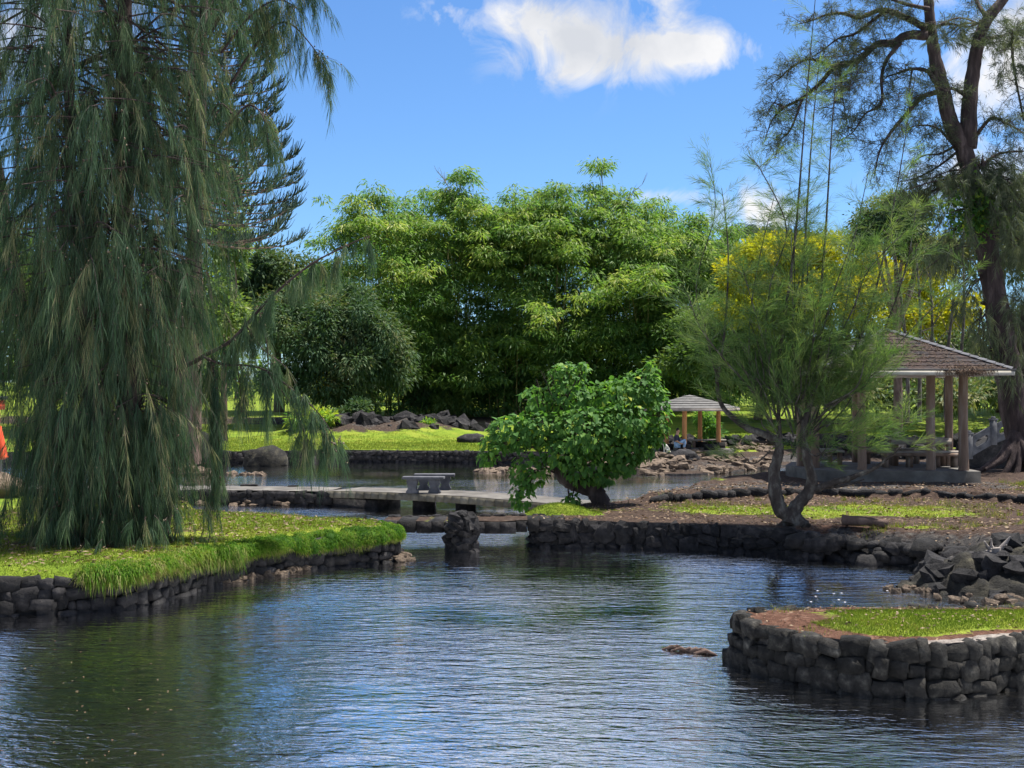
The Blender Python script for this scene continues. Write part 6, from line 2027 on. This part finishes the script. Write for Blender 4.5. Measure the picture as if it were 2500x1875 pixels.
make_tree("shrub", "glossy dark shrub growing behind the far pavilion posts", LB_((1728, 1040, 66, 24, .7, 24), (1735, 1060, 66, 20, .6, 16), (1715, 1018, 66, 18, .6, 14)), "milo", rng, 190, 10, (.2, .34), (.06, .1), bp(1730, 66), .05, spread=.3, cat="shrub")
make_tree("canopy_tree", "wide domed yellow green canopy tree behind the young ironwood", LB_((1900, 640, 80, 150, 5, 72), (2040, 630, 80, 150, 5, 65), (1830, 690, 79, 90, 4, 80), (2180, 690, 80, 120, 4.5, 70), (2000, 720, 77, 200, 3.5, 70), (2280, 760, 79, 90, 4, 60), (2200, 780, 77, 130, 3, 45), (1900, 760, 77, 130, 3, 60)), "canopy", rng, 4300, 12, (.2, .34), (.12, .2), bp(2100, 81), .5, spread=.55, droop=.0, bark="bark_grey", shell=.88, limbs=10, sub=2)
make_tree("broadleaf_tree", "rounded olive tree rising above the yellow canopy at the right", LB_((2150, 540, 66, 60, 2.2, 60), (2200, 580, 66, 60, 2.2, 60), (2110, 580, 66, 40, 1.6, 40), (2240, 520, 67, 50, 2, 50), (2180, 500, 66, 40, 1.5, 30), (2260, 620, 66, 60, 2, 70)), "mango", rng, 2100, 12, (.16, .28), (.06, .10), bp(2190, 67), .3, spread=.55, vshift=.15)
make_tree("broadleaf_tree", "grey green trees filling the right background behind the old trunk", LB_((2420, 620, 90, 140, 4, 130), (2550, 560, 92, 140, 5, 160), (2300, 850, 85, 130, 4, 70), (2480, 830, 85, 120, 4, 90), (2180, 900, 84, 120, 3.5, 50), (2400, 930, 80, 120, 3, 45), (2600, 850, 84, 120, 4, 110), (2200, 970, 74, 110, 2.5, 42), (2330, 965, 73, 90, 2.5, 40), (2080, 960, 74, 90, 2.5, 40), (2450, 960, 74, 90, 2.5, 40), (1960, 960, 75, 80, 2.5, 35)), "mango", rng, 4200, 10, (.32, .5), (.12, .18), bp(2450, 88), .4, spread=.8, vshift=.3)
make_tree("broadleaf_tree", "dim green tree behind the far pavilion and young ironwood", LB_((1780, 800, 84, 110, 4, 90), (1880, 860, 82, 120, 4, 70), (1700, 880, 82, 90, 3, 60), (1990, 880, 80, 110, 3.5, 60), (1800, 920, 80, 120, 3, 40), (2100, 860, 80, 100, 3, 60)), "broad", rng, 2400, 11, (.3, .5), (.1, .17), bp(1850, 82), .35, spread=.7)

# bare grey saplings behind the gazebo
rg2 = np.random.default_rng(17)
for k, (u0, v0, u1, v1, lab) in enumerate(((2215, 900, 2175, 560, "leftmost bare grey sapling behind the gazebo roof"), (2245, 900, 2235, 600, "second bare grey sapling behind the gazebo roof"), (2275, 900, 2268, 640, "middle bare grey sapling behind the gazebo roof"), (2310, 900, 2335, 640, "bare grey sapling leaning right behind the gazebo roof"), (2345, 900, 2350, 600, "rightmost bare grey sapling behind the gazebo roof"))):
    m_ = MB(); Yk = 50 + k * .8
    q = limb(m_, [P(u0, v0 + 130, Yk), P(u0, v0, Yk), P((u0 + u1) / 2 + rg2.uniform(-8, 8), (v0 + v1) / 2, Yk), P(u1, v1, Yk)], .10, .03, 6, rg2, .2)
    for j in range(9):
        p = q[rg2.integers(6, len(q))]; d = np.array((rg2.uniform(-1, 1), rg2.uniform(-.5, .5), rg2.uniform(.3, 1.2))) * rg2.uniform(.5, 1.4)
        m_.tube([p, p + d * .5, p + d], [.03, .02, .008], 4, cap=False)
    tag(m_.build("bare_sapling", M["bark_grey"], smooth=True), lab, "sapling", "bare saplings behind the gazebo")


def palm():
    rng = np.random.default_rng(12); c = P(1850, 575, 104)
    t = thing("palm_tree", "dark palm crown peeping above the bamboo's right end", "palm", bp(1850, 104))
    b = np.array(bp(1850, 104)); m_ = MB(); m_.tube([b, (b + c) / 2 + (.3, 0, 0), c], [.2, .16, .13], 8); m_.build("trunk", M["bark_grey"], t, smooth=True)
    f = MB()
    for k in range(20):
        az = k / 20 * 2 * math.pi + rng.uniform(-.15, .15); o = np.array((math.cos(az), math.sin(az), 0)); up = rng.uniform(.25, 1.1)
        q = catmull([c, c + o * 1.1 + (0, 0, up), c + o * 2.3 + (0, 0, up * .8), c + o * 3.0 + (0, 0, up * .1 - .3)], 7)
        f.tube(q, np.linspace(.03, .008, len(q)), 4)
        for p in q[4:]:
            for s_ in (-1, 1):
                sd = np.array((-o[1], o[0], 0)) * s_
                n = 3
                leaves(f, np.repeat(p[None], n, 0) + rng.normal(size=(n, 3)) * .06, nrm(sd[None] * .6 + o[None] * .4 + np.array((0, 0, -.5)) + rng.normal(size=(n, 3)) * .15), rng.uniform(.5, .9, n), np.full(n, .07), rng)
    stuff(f.build("fronds", M["palm"], t))


palm()

# the far wood that closes the view on every side, one uncountable mass
fw = MB()
lobes = []
rg3 = np.random.default_rng(909)
for k in range(95):
    x = rg3.uniform(-130, 130); y = rg3.uniform(125, 175)
    z = gz_(x, y); h = rg3.uniform(3.0, 6.0) * (1.0 if abs(x) < 45 else 1.5)
    lobes.append((x, y, z + h * .45, rg3.uniform(4, 7), rg3.uniform(3, 5), h))
p, d = lobe_points(lobes, 15000, rg3, .7)
idx = np.repeat(np.arange(len(p)), 2); n = len(idx); rr = rdir(rg3, n)
leaves(fw, p[idx] + rr * .8, nrm(d[idx] * .6 + rr + (0, 0, -.2)), rg3.uniform(.6, 1.0, n), rg3.uniform(.3, .5, n), rg3)
fo = stuff(fw.build("far_wood", M["broad"]))
fo["label"] = "band of distant green trees beyond the far lawn"
fo["category"] = "trees"

# ------------------------------------------------------------------ grass, litter, small ground things
def tagstuff(o, label, cat="grass"):
    o["label"] = label; o["category"] = cat
    return stuff(o)


rng = np.random.default_rng(31)
m_ = MB(); pts = left.scatter(125000, rng, (-12, 19, -2.3, 33), .45, .05)
grass_blades(m_, pts, rng, (.02, .06), .012, .8, (.15, .85))
pts = left.scatter(4000, rng, (-12, 19, -2.3, 33), .45, .05)
grass_blades(m_, pts, rng, (.05, .11), .012, 1.1, (.6, 1.0))
tagstuff(m_.build("lawn_grass", M["grass"]), "short sunlit turf on the left bank under the weeping ironwood")
m_ = MB(); pts = islet.scatter(90000, rng, (2.8, 14, 8.5, 17.2), .5, .1)
grass_blades(m_, pts, rng, (.015, .045), .007, .8, (.05, .6))
tagstuff(m_.build("lawn_grass", M["grass"]), "bright green turf on the near walled islet")
m_ = MB(); pts = right.scatter(130000, rng, (.4, 22, 17, 40), .38, .05)
grass_blades(m_, pts, rng, (.02, .07), .013, .9, (.2, .95))
tagstuff(m_.build("lawn_grass", M["grass"]), "thin patchy turf on the right lava bank")
m_ = MB(); pts = far.scatter(150000, rng, (-24, 54, 22, 74), .5, .1)
grass_blades(m_, pts, rng, (.03, .09), .03, .9, (.2, .8))
tagstuff(m_.build("lawn_grass", M["grass"]), "sunlit lawn turf beyond the far pond wall")


def tufts():
    rng = np.random.default_rng(81); m_ = MB()
    spots = [(islet, x, rng.uniform(16.3, 16.75)) for x in rng.uniform(3.4, 8.2, 26)] + [(islet, x, rng.uniform(14.7, 15.3)) for x in rng.uniform(3.4, 5.0, 9)]
    spots += [(right, x, y) for x, y in zip(rng.uniform(7.5, 13, 40), rng.uniform(25.6, 27.6, 40))] + [(right, x, y) for x, y in zip(rng.uniform(4, 12, 50), rng.uniform(28.6, 33, 50))] + [(right, x, y) for x, y in zip(rng.uniform(14.6, 17, 60), rng.uniform(34, 37, 60))]
    spots += [(left, x, y) for x, y in zip(rng.uniform(-9, -3.2, 60), rng.uniform(24.5, 29, 60))]
    for land, x, y in spots:
        if not inside(land.poly, np.array([x]), np.array([y]))[0]:
            continue
        n = int(rng.integers(14, 46)); r_ = rng.uniform(.04, .14)
        q = np.c_[x + rng.normal(size=n) * r_, y + rng.normal(size=n) * r_]
        z = land.h(q[:, 0], q[:, 1])
        grass_blades(m_, np.c_[q, z], rng, (.06, .17) if land is not islet else (.03, .09), .011 if land is not islet else .007, 1.0, (.2, 1.0))
    tagstuff(m_.build("grass_tufts", M["grass"]), "taller grass tufts dotted over the banks")


tufts()


def overhang():
    rng = np.random.default_rng(66)
    path = smooth_path([np.array(p) for p in LB_FRONT[1:]] + [np.array((-2.55, 26.3)), np.array((-3.0, 27.4))], .12)
    _, _, Lt = along(path, 0)
    m_ = MB()
    seg = np.linalg.norm(np.diff(path, axis=0), axis=1); cum = np.r_[0, np.cumsum(seg)]

    def frame(s):
        x = np.interp(s, cum, path[:, 0]); y = np.interp(s, cum, path[:, 1])
        x2 = np.interp(s + .1, cum, path[:, 0]); y2 = np.interp(s + .1, cum, path[:, 1]); x1 = np.interp(s - .1, cum, path[:, 0]); y1 = np.interp(s - .1, cum, path[:, 1])
        tn = nrm(np.c_[x2 - x1, y2 - y1])
        return np.c_[x, y], tn, np.c_[tn[:, 1], -tn[:, 0]]
    # the grass hangs over the edge in cushions
    nc = 330
    sc = np.sort(rng.uniform(0.12, 1.0, nc)) * Lt
    xy, tn, out = frame(sc)
    fr_ = sc / Lt
    lush = sstep(.36, .55, fr_)
    row = rng.random(nc)
    hang = (.0 + .19 * row * (.3 + vnoise(sc * 1.6, sc * 0 + 3))) * (.35 + .65 * lush)
    ctr = np.c_[xy + out * (.02 + .10 * row - .16 * (row < .3))[:, None], .62 - hang]
    rad_ = rng.uniform(.10, .19, nc)
    cv = rng.uniform(-.05, .55, nc) + .25 * (1 - lush)
    per_ = 160
    idx = np.repeat(np.arange(nc), per_); n = len(idx)
    d = rdir(rng, n)
    d = nrm(d + np.c_[out[idx] * .55, np.full(n, .35)])
    base = ctr[idx] + d * rad_[idx][:, None] * np.array((1.0, 1.0, .75))
    L_ = rng.uniform(.028, .07, n) * (1 + .5 * (1 - lush[idx]))
    d1 = nrm(d + rng.normal(size=(n, 3)) * .35)
    mid = base + d1 * L_[:, None] * .5
    tip = mid + nrm(d1 * .5 + np.array((0, 0, -1.0)) + rng.normal(size=(n, 3)) * .25) * L_[:, None] * rng.uniform(.6, 1.5, n)[:, None]
    sd = nrm(np.cross(d1, rdir(rng, n))) * .006
    V = np.stack([base - sd, base + sd, mid + sd, mid - sd, tip], 1).reshape(-1, 3)
    low = np.clip(-(d[:, 2]) * .5, 0, .5)                    # old straw below the green
    v = np.clip(cv[idx] + rng.uniform(-.15, .2, n) + low, 0, 1)
    b = np.arange(n)[:, None] * 5
    m_.add(V, b + np.array([[0, 1, 2, 3]]), np.repeat(v, 5)); m_.f[3].append(b + np.array([[3, 2, 4]]) + (m_.n - len(V)))
    # solid hearts of the cushions so that no light shows through
    th = np.linspace(0, 2 * math.pi, 7)[:-1]
    ring = [np.c_[np.cos(th) * c_, np.sin(th) * c_, np.full(6, z_)] for c_, z_ in ((.55, -.55), (.9, 0), (.6, .5))]
    U = np.vstack(ring + [np.array([[0, 0, .72]])])
    Vh = (ctr[:, None] + U[None] * rad_[:, None, None] * .97).reshape(-1, 3)
    f4 = []; f3 = []
    for r_ in range(2):
        for j in range(6):
            f4.append((r_ * 6 + j, r_ * 6 + (j + 1) % 6, r_ * 6 + 6 + (j + 1) % 6, r_ * 6 + 6 + j))
    for j in range(6):
        f3.append((12 + j, 12 + (j + 1) % 6, 18))
    n0 = m_.n
    m_.add(Vh, (np.arange(nc)[:, None, None] * 19 + np.array(f4)[None]).reshape(-1, 4), np.repeat(cv * .5, 19))
    m_.f[3].append((np.arange(nc)[:, None, None] * 19 + np.array(f3)[None]).reshape(-1, 3) + n0)
    # straw hanging from under the cushions
    n = 9000
    s = rng.uniform(.3, 1.0, n) * Lt; xy, tn, out = frame(s)
    k = vnoise(s * 2.2, s * 0 + 5)
    base = np.c_[xy + out * rng.uniform(.0, .16, n)[:, None], rng.uniform(.42, .58, n)]
    L_ = rng.uniform(.08, .22, n) * (.4 + k)
    tip = base + nrm(np.c_[out * .25, np.full(n, -1.0)] + rng.normal(size=(n, 3)) * .25) * L_[:, None]
    sd = np.c_[tn, np.zeros(n)] * .005
    m_.add(np.stack([base - sd, base + sd, tip], 1).reshape(-1, 3), np.arange(3 * n).reshape(-1, 3), np.repeat(np.clip(rng.uniform(.45, 1.0, n), 0, 1), 3))
    # long pale grass trailing to the water below the ironwood
    n = 3200
    s = rng.uniform(.12, .46, n) * Lt
    x = np.interp(s, cum, path[:, 0]); y = np.interp(s, cum, path[:, 1]); x2 = np.interp(s + .1, cum, path[:, 0]); y2 = np.interp(s + .1, cum, path[:, 1])
    tn = nrm(np.c_[x2 - x, y2 - y]); out = np.c_[tn[:, 1], -tn[:, 0]]
    k = vnoise(s * 1.7, s * 0 + 9)
    base = np.c_[np.c_[x, y] + out * rng.uniform(-.1, .22, n)[:, None], rng.uniform(.40, .66, n)]
    L_ = rng.uniform(.12, .42, n) * (.2 + 1.1 * k)
    rnd = rng.normal(size=(n, 3)) * .25
    d1 = nrm(np.c_[out * .8, np.full(n, .1)] + rnd); mid = base + d1 * L_[:, None] * .4
    tip = mid + nrm(np.c_[out * .2, np.full(n, -1.0)] + rnd * .7) * L_[:, None] * .7
    tip[:, 2] = np.maximum(tip[:, 2], .02)
    sd = np.c_[tn, np.zeros(n)] * .011 / 2
    V = np.stack([base - sd, base + sd, mid + sd, mid - sd, tip], 1).reshape(-1, 3)
    v = np.clip(rng.uniform(.0, .75, n), 0, 1); b = np.arange(n)[:, None] * 5
    m_.add(V, b + np.array([[0, 1, 2, 3]]), np.clip(np.stack([v - .1, v - .1, v + .1, v + .1, v + .4], 1).ravel(), 0, 1)); m_.f[3].append(b + np.array([[3, 2, 4]]) + (m_.n - len(V)))
    tagstuff(m_.build("overhanging_grass", M["moss"]), "thick grass fringe hanging over the left bank wall")


overhang()

# fallen leaves and cones
m_ = MB()
for land, n, box in ((left, 6500, (-12, 19, -2.5, 32)), (right, 9000, (.5, 22, 16, 36)), (islet, 900, (2.9, 14, 8, 17))):
    lo, hi = np.array(box[:2]), np.array(box[2:])
    x = rng.uniform(lo[0], hi[0], n); y = rng.uniform(lo[1], hi[1], n)
    k = inside(land.poly, x, y); x, y = x[k], y[k]; n = len(x)
    p = np.c_[x, y, land.h(x, y) + .03]
    d = nrm(np.c_[rng.normal(size=(n, 2)), rng.uniform(-.1, .3, n)])
    sc_ = .6 if land is islet else 1.0
    leaves(m_, p, d, rng.uniform(.05, .13, n) * sc_, rng.uniform(.02, .05, n) * sc_, rng, droop=.1)
tagstuff(m_.build("leaf_litter", M["litter"]), "fallen brown leaves and cones scattered over the banks", "leaves")

fl = MB(); n = 90
uu = np.concatenate([rng.uniform(0, 430, 50), rng.uniform(1500, 2300, 40)]); vv = np.concatenate([rng.uniform(1560, 1870, 50), rng.uniform(1370, 1560, 40)])
q = np.array([G(a_, b_, .006) for a_, b_ in zip(uu, vv)])
k = ~(inside(islet.poly, q[:, 0], q[:, 1]) | inside(right.poly, q[:, 0], q[:, 1]))
q = q[k]; n = len(q)
d = nrm(np.c_[rng.normal(size=(n, 2)), np.zeros(n)]); s_ = np.c_[-d[:, 1], d[:, 0], np.zeros(n)]; L_ = rng.uniform(.02, .05, (n, 1))
fl.add(np.stack([q, q + d * L_ * .5 + s_ * L_ * .2, q + d * L_, q + d * L_ * .5 - s_ * L_ * .2], 1).reshape(-1, 3), np.arange(4 * n).reshape(-1, 4), np.repeat(rng.uniform(.3, .9, n), 4))
tagstuff(fl.build("floating_leaves", M["litter"]), "small dry leaves drifting on the pond", "leaves")

# grassy hummock where the footbridge lands
hb = MB(); gx, gy = np.meshgrid(np.linspace(-1.1, 1.1, 46), np.linspace(-.5, .5, 26))
hn = fbm(gx * 2.2 + 4, gy * 2.2)
zz_ = .24 * np.clip(1 - (np.abs((gx + .15) / 1.0) ** 2 + np.abs(gy / .46) ** 2) + 1.1 * (hn - .5), 0, 1) ** .7 * (1 - .55 * gx / 1.1) + .06 * (fbm(gx * 4, gy * 4) - .5) - .03
cc = G(1395, 1256, .64)
V = np.c_[(gx + cc[0]).ravel(), (gy + cc[1] + .25).ravel(), (zz_ + .62).ravel()]
i = np.arange(25)[:, None] * 46; j = np.arange(45)[None]
hb.add(V, np.stack([i + j, i + j + 1, i + 47 + j, i + 46 + j], -1).reshape(-1, 4))
n = len(V)
hm = tag(hb.build("grass_hummock", M["ground"], smooth=True, attrs={"grass": np.full(n, 1.2), "rock": np.full(n, -1.), "coping": np.full(n, -1.), "red": np.zeros(n)}), "low mossy green hummock before the heart leaved tree", "hummock")
m_ = MB(); k = rng.integers(n, size=7000)
q = V[k] + np.c_[rng.uniform(-.03, .03, (7000, 2)), np.zeros(7000)]
q = q[q[:, 2] > .64]
grass_blades(m_, q, rng, (.02, .06), .012, .9, (.1, .7))
stuff(m_.build("moss_blades", M["grass"], hm))
